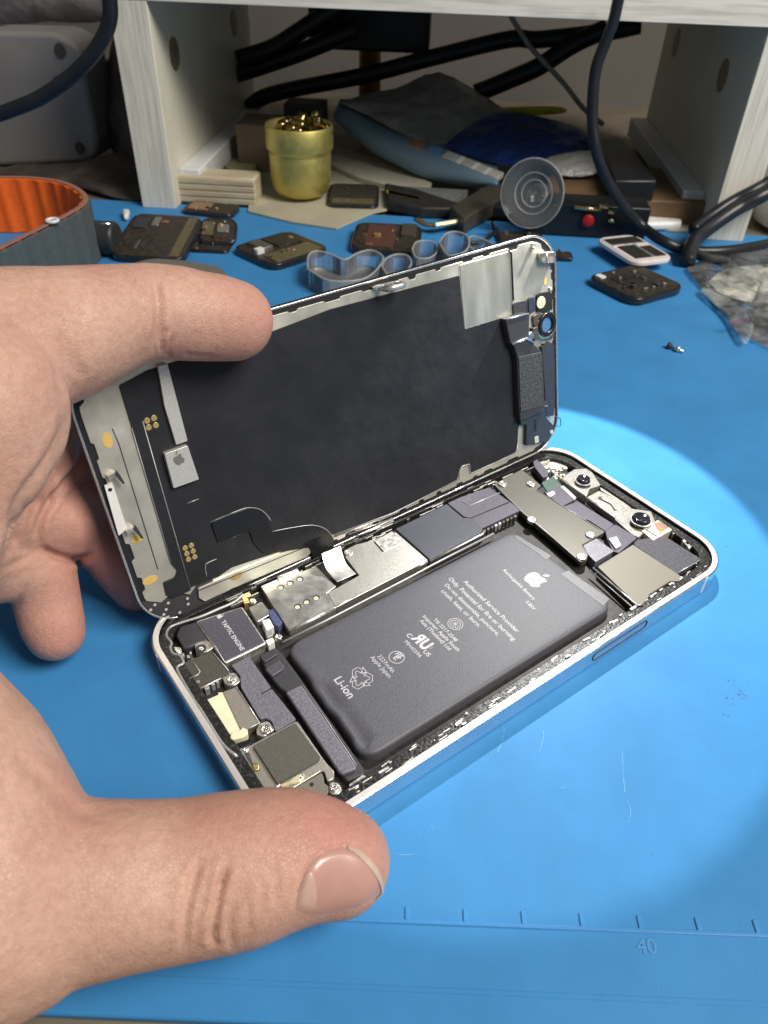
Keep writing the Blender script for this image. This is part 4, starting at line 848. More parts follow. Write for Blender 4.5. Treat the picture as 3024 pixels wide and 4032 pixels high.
for r_, z_ in ((15.7, 3.9), (9.4, 1.5), (6.2, .8)): mesh('moulded_ring', *tube_vf([(r_ * math.cos(a), r_ * math.sin(a), z_) for a in np.linspace(0, 6.283, 49)[:-1]], .32, 6, closed=True), RIMG, SUC, smooth=True)

# ------------------------------------------------------------------ left background
GB = M('grey_panel', (.24, .225, .215), .55, 0, ns=.02, nc=.1, bump=.02, bs=.3)
q = onb(0, 665, 66)
zb = onb(150, 650, 66)[2]
def onp(u, v, b): return loc(onb(u, v, b))
BX = root('grey_box', SO, 'grey plastic box with rounded corners and dark holes standing at the far left', 'box', rot=SHR)
Pv = [onp(u, v, 62) for u, v in ((-120, 120), (215, 128), (290, 170), (318, 215), (385, 560), (380, 620), (330, 640), (-120, 660))]
P2 = rnd([(p[0], p[2]) for p in Pv], 9, 6)
if area2(P2) < 0: P2 = P2[::-1]
n_ = len(P2); V = [(p[0], 62, p[1]) for p in P2] + [(p[0] + 2, 92, p[1]) for p in P2]
mesh('box_shell', V, [tuple(range(n_)), tuple(range(n_, 2 * n_))] + [(i, (i + 1) % n_, n_ + (i + 1) % n_, n_ + i) for i in range(n_)], GB, BX, bevel=2.5, seg=3)
for (u, v), r in (((238, 198), 3.6), ((228, 316), 2.4), ((315, 582), 3.3)):
    p = onp(u, v, 61.9); V = [(p[0] + r * .85 * math.cos(t), y, p[2] + r * math.sin(t)) for y in (61.85, 61.2) for t in np.linspace(0, 6.283, 21)[:-1]]
    mesh('screw_recess', V, [tuple(range(20)), tuple(range(20, 40))] + [(i, (i + 1) % 20, 20 + (i + 1) % 20, 20 + i) for i in range(20)], M('recess_dark', (.06, .055, .05), .7, ns=.5, nc=.2), BX)
bag('grey_cloth', ((-100, -120), (500, -120), (460, 60), (330, 90), (200, 88), (-100, 80)), [108] * 6, 8, M('mauve_fabric', (.20, .18, .19), .9, 0, ns=.05, nc=.2, bump=.4, bs=.2), 'mauve grey cloth bundle above the grey box at top left', 'cloth', hgt=5, seed=21)
q = onb(470, 320, 95); a_, b_ = ab(q); tag(vbox('black_adapter', a_ + 2, b_, 24, 20, q[2] - 12, q[2] + 10, BK, bevel=1), 'black plug adapter in the gap between the grey box and the shelf', 'adapter')
BRN = M('dark_brown_cloth', (.075, .06, .05), .85, 0, ns=.05, nc=.35, bump=.5, bs=.12)
bag('brown_cloth', ((-60, 690), (60, 650), (300, 640), (480, 600), (560, 680), (570, 770), (520, 790), (420, 770), (300, 735), (100, 700)), [40, 50, 55, 60, 50, 20, 10, 14, 24, 35], 4, BRN, 'dark brown rumpled cloth behind the orange band', 'cloth', hgt=5, seed=5)
bag('dark_pouch', ((400, 500), (450, 120), (540, 180), (560, 640), (480, 660)), [90, 96, 60, 50, 70], 6, BRN, 'dark pouch standing between the grey box and the shelf side', 'pouch', hgt=6, seed=6)

# watch band: orange inside, grey outside, ribbed, standing on its edge
hb = 25
bp_ = [at(u, v, hb)[:2] for u, v in ((-260, 740), (-120, 705), (0, 700), (120, 702), (220, 714), (290, 738), (333, 772), (328, 806), (275, 842), (180, 890), (90, 935), (0, 980), (-120, 1040), (-300, 1110))]
pth = smoothpath([np.append(p, 0) for p in bp_], 14); pth = [p[:2] for p in pth]
def band(name, o0, o1, z0, z1, m, par, rib=0, seed=0):
    V, F = [], []; L_ = 0; N_ = len(pth)
    for i in range(N_):
        t = pth[min(i + 1, N_ - 1)] - pth[max(i - 1, 0)]; t /= np.linalg.norm(t); n = np.array([-t[1], t[0]])
        if i: L_ += np.linalg.norm(pth[i] - pth[i - 1])
        rr_ = rib * (.5 + .5 * math.sin(L_ * 2 * math.pi / 9.5)) ** 2
        sl = .25 * (L_ * 0)
        for off_, z in ((o0 - rr_, z0), (o1 + rr_, z0), (o1 + rr_, z1), (o0 - rr_, z1)): V.append((*(pth[i] + n * off_), z))
    for i in range(N_ - 1):
        for k in range(4): F.append((i * 4 + k, i * 4 + (k + 1) % 4, (i + 1) * 4 + (k + 1) % 4, (i + 1) * 4 + k))
    F += [(3, 2, 1, 0), tuple((N_ - 1) * 4 + k for k in range(4))]
    return mesh(name, V, F, m, par, smooth=False, bevel=.3)
WBD = root('watch_band', (0, 0, 0), 'ribbed fabric watch band standing on edge at left, orange inside and grey outside', 'watch band')
ORG = M('orange_fabric', (.85, .14, .012), .7, 0, ns=.5, nc=.1, bump=.1, bs=1.5)
GRF = M('grey_fabric', (.075, .095, .10), .75, 0, ns=.5, nc=.12, bump=.1, bs=1.5)
band('inner_layer', -1.6, -.1, .2, hb, ORG, WBD, rib=.9)
band('outer_layer', .1, 1.5, 0, hb - .4, GRF, WBD, rib=.6)
band('woven_edge', -1.2, 1.2, hb + .1, hb + .6, M('mixed_edge', (.20, .15, .12), .8, 0, ns=.9, col2=(.45, .15, .1), bump=.1, bs=1.2), WBD)
p = at(206, 868, hb + 1.5); V, F = tube_vf([(p[0] + 2.2 * math.cos(a), p[1] + 2.2 * math.sin(a), p[2]) for a in np.linspace(0, 6.283, 19)[:-1]], .7, 6, closed=True); tag(mesh('small_ring', V, F, WHITEPL, smooth=True), 'tiny pale ring lying on the top edge of the watch band', 'ring')
# rubber strap half hidden by the finger
sheet('rubber_strap', ((400, 1062), (497, 1038), (597, 1012), (720, 1020), (862, 1044), (890, 1066), (890, 1160), (600, 1180)), .2, 7, M('olive_rubber', (.15, .15, .125), .6, 0, ns=.2, nc=.08), 'grey green rubber strap lying on the mat behind the index finger', 'strap', bevel=1.2, r=6)
V, F = tube_vf([at(372, 935, 7.6), at(462, 940, 7.6)], 7.4, 28); ch = tag(mesh('black_cylinder', V, F, M('charger_black', (.03, .032, .035), .45, ns=.3, nc=.1), smooth=False, bevel=1.2), 'dark round charger lying between the watch band and a loose screen', 'charger')
mesh('highlight_stripe', *tube_vf([at(372, 935, 7.6) * .85 + at(462, 940, 7.6) * .15 + [-1, -1.5, 7.1], at(372, 935, 7.6) * .12 + at(462, 940, 7.6) * .88 + [-1, -1.5, 7.1]], .6, 8), M('highlight_strip', (.9, .9, .9), .12, 1, ns=.3, nc=.05), ch, smooth=True)  # highlight along the cylinder's top, modelled as a bright strip
sheet('bottle_cap_white', ZK([(215, 200), (265, 200), (255, 240), (225, 245)]), .5, 3.5, WHITEPL, 'tiny white cap between the charger and the loose screen', 'cap', bevel=1)

# ------------------------------------------------------------------ loose watch screens
GLS = M('screen_glass', (.015, .015, .018), .25, 0, ns=.3, nc=.3, coat=.5)
BACK = M('screen_back', (.028, .024, .020), .45, .2, ns=.35, col2=(.07, .055, .042), nr=.1, bump=.05, bs=.8)
OLIVE = M('olive_strip', (.16, .135, .075), .45, .3, ns=.3, nc=.15)
COPPER = M('copper_trace', (.40, .19, .12), .4, .6, ns=.6, nc=.2)
def tile(px, zs, thick, r, label, details, body=None, rim=None, name='watch_screen'):
    """px: 4 corners in order; zs: their heights. Details are (x0,y0,x1,y1,h,mat,name) in 0..1 of the tile"""
    c = [at(u, v, z) for (u, v), z in zip(px, zs)]
    ex = (c[1] - c[0] + c[2] - c[3]) / 2; ey0 = (c[3] - c[0] + c[2] - c[1]) / 2
    lx = np.linalg.norm(ex); ex /= lx; n = np.cross(ex, ey0); n /= np.linalg.norm(n)
    if n[2] < 0: n = -n
    ey = np.cross(n, ex); ly = abs(ey0 @ ey); 
    if ey0 @ ey < 0: ey = -ey; ex = ex; n = np.cross(ex, ey)
    if n[2] < 0: n = -n; ex = -ex
    o = sum(c) / 4; Rm = np.array([ex, ey, np.cross(ex, ey)]).T
    rt_ = root(name, o, label, 'watch screen', group='loose watch screens on the mat', rot=Rm)
    prism('screen_panel', rrect(-lx / 2, -ly / 2, lx / 2, ly / 2, r, 6), -thick, 0, body or GLS, rt_, bevel=.5, seg=3)
    prism('screen_backing', rrect(-lx / 2 + 1.2, -ly / 2 + 1.2, lx / 2 - 1.2, ly / 2 - 1.2, r - 1, 6), -.1, .3, rim or BACK, rt_, bevel=.1)
    for i, (x0, y0, x1, y1, h, m, nm) in enumerate(details):
        prism(nm, rrect(-lx / 2 + lx * x0, -ly / 2 + ly * y0, -lx / 2 + lx * x1, -ly / 2 + ly * y1, min(.6, abs(x1 - x0) * lx * .3), 3), .25, .3 + h, m, rt_, bevel=.1)
    return rt_
R8 = random.Random(5)
def bits(k, ms=(COPPER, WHITEPL, STEEL, DARKPL, GOLD)):
    out = []
    for _ in range(k):
        x, y = R8.uniform(.1, .82), R8.uniform(.1, .82); out.append((x, y, x + R8.uniform(.02, .1), y + R8.uniform(.02, .08), R8.uniform(.4, 1.6), R8.choice(ms), 'board_chip'))
    return out
tile([(455, 1012), (738, 1024), (786, 856), (500, 832)], (3, 3, 10, 10), 3, 6, 'upright tilted dark watch screen with an olive strip, left of the shelf foot', [(.80, .06, .93, .94, .25, OLIVE, 'olive_strip'), (.1, .62, .3, .86, .8, DARKPL, 'chip_block'), (.34, .7, .44, .9, .5, STEEL, 'chip_block'), (.46, .78, .56, .84, .4, COPPER, 'copper_pad'), (.30, .18, .32, .36, .4, STEEL, 'chip_block'), (.36, .2, .42, .32, .4, DARKPL, 'chip_block')])
tile([(780, 962), (925, 960), (938, 862), (782, 850)], (2, 2, 10, 10), 2.6, 5, 'small cluttered watch screen behind the upright tilted one', [(.1, .3, .4, .8, .4, OLIVE, 'olive_strip'), (.5, .4, .8, .7, .8, STEEL, 'chip_block')] + bits(6))
tile([(912, 972), (1075, 1052), (1303, 972), (1130, 905)], (3, 3, 3, 3), 3, 6, 'diamond placed watch screen with exposed chips behind the clear cups', [(.62, .12, .95, .88, .35, OLIVE, 'olive_strip'), (.12, .2, .5, .38, 1.6, STEEL, 'chip_block'), (.1, .45, .55, .8, .8, BACK, 'cover_plate'), (.45, .08, .55, .2, 2.2, WHITEPL, 'white_connector')] + bits(9))
tile([(1258, 800), (1450, 822), (1532, 720), (1324, 728)], (2.5, 2.5, 4, 4), 2.6, 5, 'dull olive black watch screen leaning by the foot of the gold cup', [(.1, .1, .9, .3, .2, OLIVE, 'olive_strip')] + bits(2), rim=M('dull_olive', (.05, .045, .035), .5, .2, ns=.3, nc=.25))
tile([(1382, 972), (1612, 1004), (1700, 880), (1398, 880)], (3, 3, 5, 5), 3, 6, 'reddish brown backed watch screen behind the clear cups', [(.2, .12, .62, .9, .3, M('brown_red', (.10, .045, .035), .5, ns=.4, nc=.2), 'brown_film'), (.7, .5, .92, .92, 1.2, BRACKET, 'chip_block')] + bits(5, (COPPER, GOLD, OLIVE)))
tile([(1960, 962), (2120, 960), (2158, 916), (1958, 905)], (2, 2, 2, 2), 2.5, 4, 'narrow black watch screen just behind the phone screen top corner', bits(4, (DARKPL, STEEL)))
tile([(2313, 1084), (2484, 1184), (2722, 1128), (2500, 1040)], (3.4, 3.4, 3.4, 3.4), 3, 6, 'big black diamond placed watch screen below the white framed one', [(.08, .1, .22, .2, .6, WHITEPL, 'white_connector'), (.25, .22, .72, .75, .35, DK, 'coil_plate')] + bits(16, (COPPER, DARKPL, STEEL, DARKPL)))
wt = tile([(2332, 928), (2470, 1024), (2690, 1031), (2505, 930)], (6, 6, 6, 6), 2, 6, 'white framed watch back tilted beside the hanging cable', [(.12, .1, .34, .9, .3, DK, 'dark_window'), (.42, .15, .88, .55, .3, DK, 'dark_window'), (.5, .62, .88, .9, .3, BACK, 'dark_window'), (.36, .1, .4, .9, .5, STEEL_W, 'bright_rib'), (.4, .56, .9, .6, .5, WHITEPL, 'white_arc')], body=M('white_frame', (.72, .66, .66), .4, ns=.3, nc=.05), rim=MATS['white_frame'])
tile([(2170, 1012), (2250, 1016), (2258, 990), (2175, 985)], (2, 2, 2, 2), 2, 2, 'tiny dark part peeking out right of the phone screen corner', bits(3))
tile([(716, 830), (905, 850), (955, 806), (745, 786)], (2, 2, 3, 3), 2.6, 4, 'dark watch screen lying below the ribbed wooden block', [(.1, .2, .5, .8, .4, M('skin_tone_pad', (.28, .17, .11), .5, ns=.3, nc=.1), 'brown_pad')] + bits(5))
tile([(745, 985), (905, 992), (912, 958), (750, 950)], (1.2, 1.2, 1.2, 1.2), 1.2, 3, 'thin dark strip of a screen lying under the small cluttered one', bits(3))
# flex and connector behind the cups
fx = tube('loose_flex', [at(*p, 4) for p in ZL([(540, 640), (600, 670), (700, 665), (800, 640), (860, 640)])], 2.2, OLIVE, n=8, flat=.4); tag(fx, 'short olive flex cable with gold end behind the clear cups', 'flex cable')
mesh('gold_end', *tube_vf([at(*p, 5.2) for p in ZL([(640, 672), (795, 648)])], 1.3, 6), MATS['pale_gold'], fx)
cable('thin_wire', [at(*p, z) for p, z in zip(ZL([(955, 660), (960, 690), (975, 700), (900, 760), (830, 770)]), (8, 4, 2.5, 2, 2))], 1.0, 'short dark wire end on the mat behind the phone screen', 'wire')

# clear open plastic cups
CUPM = clearfilm('frosted_clear', (.93, .96, 1.0), .17, 1.35, .12, .0, .1, lo=.85, hi=1.2)
MT = root('moulded_tray', (0, 0, 0), 'low clear plastic tray with scalloped walls just behind the phone screen', 'plastic tray')
for pl_, h_ in (([(465, 1600), (470, 1515), (530, 1488), (620, 1512), (690, 1540), (760, 1502), (850, 1484), (922, 1524), (895, 1590), (800, 1660), (600, 1670)], 8), ([(905, 1580), (935, 1532), (1000, 1508), (1070, 1520), (1090, 1570), (1040, 1625), (950, 1640)], 8),
                ([(1085, 1480), (1110, 1437), (1180, 1428), (1235, 1450), (1240, 1500), (1190, 1535), (1110, 1530)], 8), ([(1245, 1440), (1285, 1388), (1350, 1374), (1420, 1400), (1432, 1460), (1390, 1505), (1300, 1515)], 11), ([(1400, 1440), (1450, 1400), (1560, 1440), (1600, 1470), (1480, 1500)], 5)):
    Pq = [p[:2] for p in smooth_closed([np.append(at(*p, h_)[:2], 0) for p in ZT(pl_)])]
    if area2(Pq) < 0: Pq = Pq[::-1]
    c_ = mesh('tray_cell', *ring_vf(Pq, off(Pq, .8), .1, h_), CUPM, MT); mesh('cell_rim', *tube_vf([(*(np.array(p) + (np.array(q) - p) * .5), h_) for p, q in zip(Pq, off(Pq, .8))], .42, 6, closed=True), RIMG, c_, smooth=True)
    prism('cell_floor', off(Pq, .4), .1, .5, CUPM, MT, bevel=0)

# clear bag with parts, right edge
BAGM = clearfilm('clear_bag', (.95, .97, .98), .09, 1.4, .12, .8, .07, lo=.1, hi=3.0)
bagp = ((2700, 1062), (2800, 1010), (2950, 980), (3120, 960), (3200, 1200), (3150, 1390), (3000, 1358), (2900, 1300), (2830, 1220))
CB = bag('clear_bag', bagp, [1] * 9, 1.2, BAGM, 'crumpled clear plastic bag on the mat at the right edge', 'plastic bag', hgt=6, seed=31, mode='z')
bag('bag_contents', ((2790, 1110), (2860, 1060), (3040, 1040), (3160, 1080), (3100, 1180), (2950, 1190), (2850, 1160)), [1.5] * 7, 1, M('pale_parts', (.42, .42, .37), .5, 0, ns=.09, nc=.5, bump=.4, bs=.2, contrast=(.4, .6)), None, None, hgt=2.6, seed=33, mode='z', par=CB)
text('GRSOAR', ZM([(1345, 990)])[0], ZM([(1532, 955)])[0], 5.2, M('purple_print', (.18, .04, .16), .5, ns=2, nc=.1), CB, name='faded_print', bold=.02)
bag('clear_sleeve', ZM([(1105, 720), (1160, 700), (1480, 860), (1540, 1000), (1480, 1150), (1400, 1060), (1300, 900)]), [2.2] * 7, .5, BAGM, 'flat clear sleeve sticking out of the clear bag towards the loose screw', 'plastic sleeve', hgt=1.5, seed=35, mode='z')

# tiny loose screw and smudges on the mat
SW = root('loose_screw', at(2668, 1385, 0), 'tiny bright loose part lying alone on the blue mat', 'screw')
mesh('screw_shaft', *tube_vf([(-.6, 2.6, .9), (.5, -2.2, .9)], .55, 8), SCREW, SW, smooth=True)
mesh('screw_head', *tube_vf([(-.7, 3.0, 1.2), (-.9, 4.2, 1.3)], 1.3, 10), DARKPL, SW, smooth=True)
mesh('screw_washer', *tube_vf([(-.2, .6, 1.1), (.2, -.4, 1.1)], 1.25, 10), STEEL_W, SW, smooth=True)
SMG = M('mat_smudge', (.045, .16, .32), .6, 0, ns=.6, nc=.3); SCR = M('mat_scratch', (.13, .38, .66), .5, 0, ns=.6, nc=.2)
R9 = random.Random(9); pr = []
for _ in range(150):
    p = np.array([R9.uniform(-40, 330), R9.uniform(-50, 230)]); r = R9.uniform(.06, .22)
    pr.append(prism_vf([p + np.array([math.cos(a), math.sin(a) * .7]) * r * R9.uniform(.6, 1.2) for a in np.linspace(0, 6.28, 7)[:-1]], .004, .02))
for c, n, s in (((2900, 2740), 26, 38), ((2610, 1900), 3, 15), ((2860, 2140), 3, 20), ((2660, 1640), 1, 5), ((2760, 1735), 2, 5), ((2865, 1730), 1, 5), ((2400, 1905), 2, 10), ((2510, 3500), 1, 4), ((2470, 2980), 1, 6), ((2985, 1990), 1, 6), ((2930, 1880), 1, 5)):
    for _ in range(n):
        u, v = c[0] + R9.gauss(0, s), c[1] + R9.gauss(0, s * 1.1); p = at(u, v, .03)[:2]; r = R9.uniform(.12, .42)
        pr.append(prism_vf([p + np.array([math.cos(a), math.sin(a) * R9.uniform(.4, 1)]) * r * R9.uniform(.6, 1.2) for a in np.linspace(0, 6.28, 8)[:-1]], .004, .02))
mesh('smudges', *merge(pr), SMG, mat_root)
pr = []
for p, q in (((1985, 2870), (1960, 2960)), ((1975, 2780), (1980, 2860)), ((2140, 2880), (2125, 2960)), ((2450, 2960), (2460, 3120)), ((1695, 3245), (1708, 3275)), ((2470, 3150), (2475, 3240)), ((1555, 3362), (1640, 3362)), ((2210, 3100), (2230, 3090))):
    P = smoothpath([np.append(at(*p, 0)[:2], 0), np.append((at(*p, 0) + at(*q, 0))[:2] / 2 + np.array([R9.uniform(-.4, .4), R9.uniform(-.4, .4)]), 0), np.append(at(*q, 0)[:2], 0)], 4)
    for i in range(len(P) - 1): pr.append(prism_vf(strip(P[i][:2], P[i + 1][:2], R9.uniform(.05, .16)), .004, .03 + i * .0006))
mesh('scratches', *merge(pr), SCR, mat_root)

# ------------------------------------------------------------------ HAND
def blend_hand():
    X = []   # chains of (u, v, radius_px, depth_mm)
    X.append([(-260, 1480, 400, 118), (-60, 1400, 330, 122), (110, 1345, 285, 126), (240, 1318, 258, 129), (380, 1275, 222, 133), (500, 1243, 195, 136), (600, 1228, 184, 139), (700, 1235, 182, 142), (780, 1245, 172, 144), (850, 1252, 168, 146), (918, 1262, 157, 148)])   # index finger
    X.append([(-260, 1480, 400, 116), (-135, 1610, 385, 115), (-95, 1760, 278, 114), (-185, 1960, 240, 113), (-250, 2150, 235, 112), (-430, 2450, 290, 110), (-440, 2850, 410, 106), (-345, 3190, 560, 105)])  # palm edge to thumb root
    X.append([(-150, 1620, 375, 118), (-440, 1900, 440, 122), (-640, 2400, 480, 118), (-440, 2850, 410, 108)])
    X.append([(-345, 3190, 560, 105), (-120, 3515, 520, 104), (40, 3535, 432, 105.5), (130, 3510, 385, 106.5), (200, 3490, 345, 107), (307, 3503, 338, 108), (512, 3480, 312, 110), (717, 3458, 296, 113), (860, 3432, 294, 114.5), (960, 3415, 289, 115.5), (1060, 3388, 272, 116.5), (1150, 3372, 256, 117.5), (1240, 3375, 232, 118.5), (1328, 3392, 209, 119)])   # thumb
    X.append([(-300, 1750, 300, 135), (-60, 1830, 200, 146), (80, 1820, 150, 153), (180, 1780, 138, 155), (215, 1740, 120, 156), (300, 1770, 80, 165)])     # middle finger, knuckles bent round the screen's edge
    X.append([(80, 1820, 150, 153), (150, 1890, 120, 154)])
    X.append([(215, 1740, 120, 156), (290, 1860, 105, 163), (350, 1960, 112, 167), (330, 2055, 130, 167)])
    X.append([(-300, 2000, 280, 140), (-60, 2040, 180, 152), (120, 2030, 165, 157), (240, 2040, 155, 161), (320, 2055, 138, 166), (420, 2130, 128, 171), (500, 2230, 122, 176), (545, 2300, 108, 179)])    # ring finger, passing behind the screen
    X.append([(-260, 2150, 250, 140), (-90, 2225, 160, 150), (60, 2230, 140, 156), (170, 2270, 126, 160), (186, 2370, 126, 161), (205, 2450, 122, 161), (218, 2490, 112, 161)])   # little finger
    V, F = [], []
    ico = bmesh.new(); bmesh.ops.create_icosphere(ico, subdivisions=3, radius=1); iv = [np.array(v.co) for v in ico.verts]; ifc = [tuple(v.index for v in f.verts) for f in ico.faces]; ico.free()
    iv = np.array(iv)
    for ch in X:
        P = [np.append(cam_pt(u, v, D), r * D / CF) for u, v, r, D in ch]
        for i in range(len(P) - 1):
            a, b = P[i], P[i + 1]; n = max(2, int(np.linalg.norm((b - a)[:3]) / (min(a[3], b[3]) * .14)))
            for k in range(n + 1):
                t = k / n; p = a + (b - a) * t; o = len(V)
                V.extend(iv * p[3] + p[:3]); F.extend([tuple(i + o for i in f) for f in ifc])
    me = bpy.data.meshes.new('h'); me.from_pydata([tuple(v * MM) for v in V], [], F)
    o = bpy.data.objects.new('h', me); COL.objects.link(o)
    rm = o.modifiers.new('r', 'REMESH'); rm.mode = 'VOXEL'; rm.voxel_size = .62 * MM
    s1 = o.modifiers.new('s', 'SMOOTH'); s1.factor = .5; s1.iterations = 14
    dg = bpy.context.evaluated_depsgraph_get(); ev = o.evaluated_get(dg); me2 = bpy.data.meshes.new_from_object(ev)
    bpy.data.objects.remove(o); return me2
hm = blend_hand()
n_v = len(hm.vertices); co = np.empty(n_v * 3); hm.vertices.foreach_get('co', co); co = co.reshape(-1, 3) / MM
nr = np.empty(n_v * 3); hm.vertices.foreach_get('normal', nr); nr = nr.reshape(-1, 3)
# shrinkage of the smoothing is given back along the normals
co += nr * .12
q = (co - CP) @ CR.T; uv = np.stack([1512 + CF * q[:, 0] / q[:, 2], 2016 + CF * q[:, 1] / q[:, 2]], 1)
front = ((CP - co) * nr).sum(1) > 0
def groove(pts, depth, width, sm=4):
    """a skin crease: the vertices near this line sink by depth (mm), width in mm"""
    P = np.array([p[:2] for p in smoothpath([(*p, 0) for p in pts], sm)]); best = np.full(n_v, 1e9)
    lo, hi = P.min(0) - 90, P.max(0) + 90
    idx = np.where(front & (uv > lo).all(1) & (uv < hi).all(1))[0]
    if not len(idx): return
    X = uv[idx]; L_ = len(P) - 1; fade = np.zeros(len(idx)); d_ = np.full(len(idx), 1e9)
    for i in range(L_):
        a, b = P[i], P[i + 1]; ab_ = b - a; t = np.clip(((X - a) @ ab_) / (ab_ @ ab_ + 1e-9), 0, 1); e = np.linalg.norm(X - (a + t[:, None] * ab_), axis=1)
        m = e < d_; d_[m] = e[m]; s = (i + t[m]) / L_; fade[m] = np.clip(np.minimum(s, 1 - s) * 5, .0, 1)
    mmpx = q[idx, 2] / CF; d_ = d_ * mmpx
    prof = -depth * np.exp(-(d_ / width) ** 2) + depth * .35 * np.exp(-((d_ - width * 2.1) / (width * 1.1)) ** 2)
    disp[idx] += prof * fade
disp = np.zeros(n_v)
for pts, d, wd in (
    (ZU([(775, 660), (745, 740), (722, 830), (712, 920), (705, 1025)]), .75, .55), (ZU([(872, 660), (852, 750), (832, 850), (818, 960), (840, 1010)]), .8, .5),
    (ZU([(905, 690), (862, 730), (840, 790)]), .35, .4), (ZU([(800, 820), (760, 880), (740, 950)]), .35, .4), (ZU([(1040, 690), (1062, 770), (1050, 850)]), .22, .45),
    (ZU([(660, 700), (640, 790), (650, 880)]), .2, .6), (ZU([(905, 840), (880, 900), (890, 990), (905, 1000)]), .3, .5), (ZU([(990, 720), (1010, 800), (1000, 890)]), .18, .5), (ZU([(960, 820), (955, 900), (965, 955)]), .2, .4),
    (ZU([(560, 760), (470, 880), (420, 1000)]), .15, .8), (ZU([(60, 260), (180, 370), (260, 450)]), .3, .9), (ZU([(150, 400), (300, 490), (420, 490)]), .2, .9),
    ([(606, 1090), (620, 1150), (628, 1220), (622, 1290), (600, 1400)], .85, .7), ([(655, 1280), (638, 1340), (648, 1412)], .6, .4), ([(682, 1320), (664, 1370), (668, 1412)], .5, .35),
    ([(720, 1388), (780, 1402), (850, 1400)], .25, .4), ([(240, 1300), (262, 1400), (290, 1480)], .35, .7), ([(290, 1380), (310, 1440), (330, 1500)], .3, .6), ([(215, 1440), (235, 1520), (262, 1590)], .3, .6),
    ([(262, 1600), (240, 1720), (180, 1830), (110, 1920), (60, 2010), (45, 2130), (0, 2250)], .9, .8),
    ([(325, 1715), (320, 1820), (255, 1905), (178, 2005), (150, 2080), (150, 2150)], 1.0, .7), ([(110, 1960), (90, 2060), (60, 2160)], .5, .7),
    ([(150, 2148), (215, 2185), (300, 2205), (380, 2180)], .9, .7), ([(0, 2250), (60, 2215), (130, 2190)], .4, .6), ([(205, 1880), (195, 1990)], .35, .5), ([(60, 2385), (90, 2340), (105, 2300)], .4, .5),
): groove(pts, d, wd)
# rim of flesh round the thumb nail
nail_px = ZU([(1128, 868), (1142, 800), (1160, 745), (1186, 692), (1218, 652), (1272, 625), (1345, 618), (1398, 645), (1440, 692), (1466, 742), (1470, 788), (1444, 822), (1382, 850), (1300, 868), (1205, 884)])
groove(nail_px[:9], .42, .35, 3)
for k in range(22):      # fine dry lines on the index fingertip and the thumb's tip
    r = random.Random(k); u, v = 1000 + r.uniform(-25, 35), 1190 + k * 7
    groove([(u, v), (u + 18, v + 4)], .07, .25, 2)
co += nr * disp[:, None]
hm.vertices.foreach_set('co', (co * MM).ravel()); hm.update()
for p in hm.polygons: p.use_smooth = True
# redder skin at joints and fingertips, plus painted shade on the fingers behind the screen
att = hm.color_attributes.new('blush_shade', 'FLOAT_COLOR', 'POINT'); bl = np.zeros(n_v)
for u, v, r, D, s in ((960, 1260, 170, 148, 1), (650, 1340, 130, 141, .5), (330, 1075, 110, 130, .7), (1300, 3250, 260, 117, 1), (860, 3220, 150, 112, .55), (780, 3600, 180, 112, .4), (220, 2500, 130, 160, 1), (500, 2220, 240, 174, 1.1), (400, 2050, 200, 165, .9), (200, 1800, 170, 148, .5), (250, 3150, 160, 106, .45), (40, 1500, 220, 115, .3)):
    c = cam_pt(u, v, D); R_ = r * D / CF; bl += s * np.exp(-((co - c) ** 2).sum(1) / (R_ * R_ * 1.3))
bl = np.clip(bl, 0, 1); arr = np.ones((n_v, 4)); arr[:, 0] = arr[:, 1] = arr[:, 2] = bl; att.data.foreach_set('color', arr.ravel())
SK = bpy.data.materials.new('skin'); SK.use_nodes = True; nt = SK.node_tree; N = nt.nodes; Lk = nt.links; b = N['Principled BSDF']
tc = N.new('ShaderNodeTexCoord'); mp = N.new('ShaderNodeMapping'); mp.inputs['Scale'].default_value = (1000, 1000, 1000); Lk.new(tc.outputs['Object'], mp.inputs[0])
def noise(s, d=4):
    z = N.new('ShaderNodeTexNoise'); z.inputs['Scale'].default_value = s; z.inputs['Detail'].default_value = d; Lk.new(mp.outputs[0], z.inputs['Vector']); return z
def ramp(src, c0, c1, a=.35, b_=.65):
    r = N.new('ShaderNodeValToRGB'); r.color_ramp.elements[0].position = a; r.color_ramp.elements[1].position = b_; r.color_ramp.elements[0].color = (*c0, 1); r.color_ramp.elements[1].color = (*c1, 1); Lk.new(src, r.inputs[0]); return r.outputs[0]
base_c = ramp(noise(.09).outputs[0], (.53, .318, .246), (.61, .388, .304))
mot = ramp(noise(.9).outputs[0], (.93, .90, .88), (1.05, 1.06, 1.06))
mx = N.new('ShaderNodeMixRGB'); mx.blend_type = 'MULTIPLY'; mx.inputs[0].default_value = 1; Lk.new(base_c, mx.inputs[1]); Lk.new(mot, mx.inputs[2])
at_ = N.new('ShaderNodeAttribute'); at_.attribute_name = 'blush_shade'
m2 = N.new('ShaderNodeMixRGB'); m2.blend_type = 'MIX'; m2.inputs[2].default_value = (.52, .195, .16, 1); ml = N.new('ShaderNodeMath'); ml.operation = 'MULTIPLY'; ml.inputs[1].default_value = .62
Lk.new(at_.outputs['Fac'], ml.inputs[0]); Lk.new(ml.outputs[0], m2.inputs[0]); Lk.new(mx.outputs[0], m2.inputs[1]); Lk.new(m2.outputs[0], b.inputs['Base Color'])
b.inputs['Subsurface Weight'].default_value = .35; b.inputs['Subsurface Radius'].default_value = (1.0, .35, .2); b.inputs['Subsurface Scale'].default_value = 2.2 * MM
b.inputs['Roughness'].default_value = .48; b.inputs['Specular IOR Level'].default_value = .42
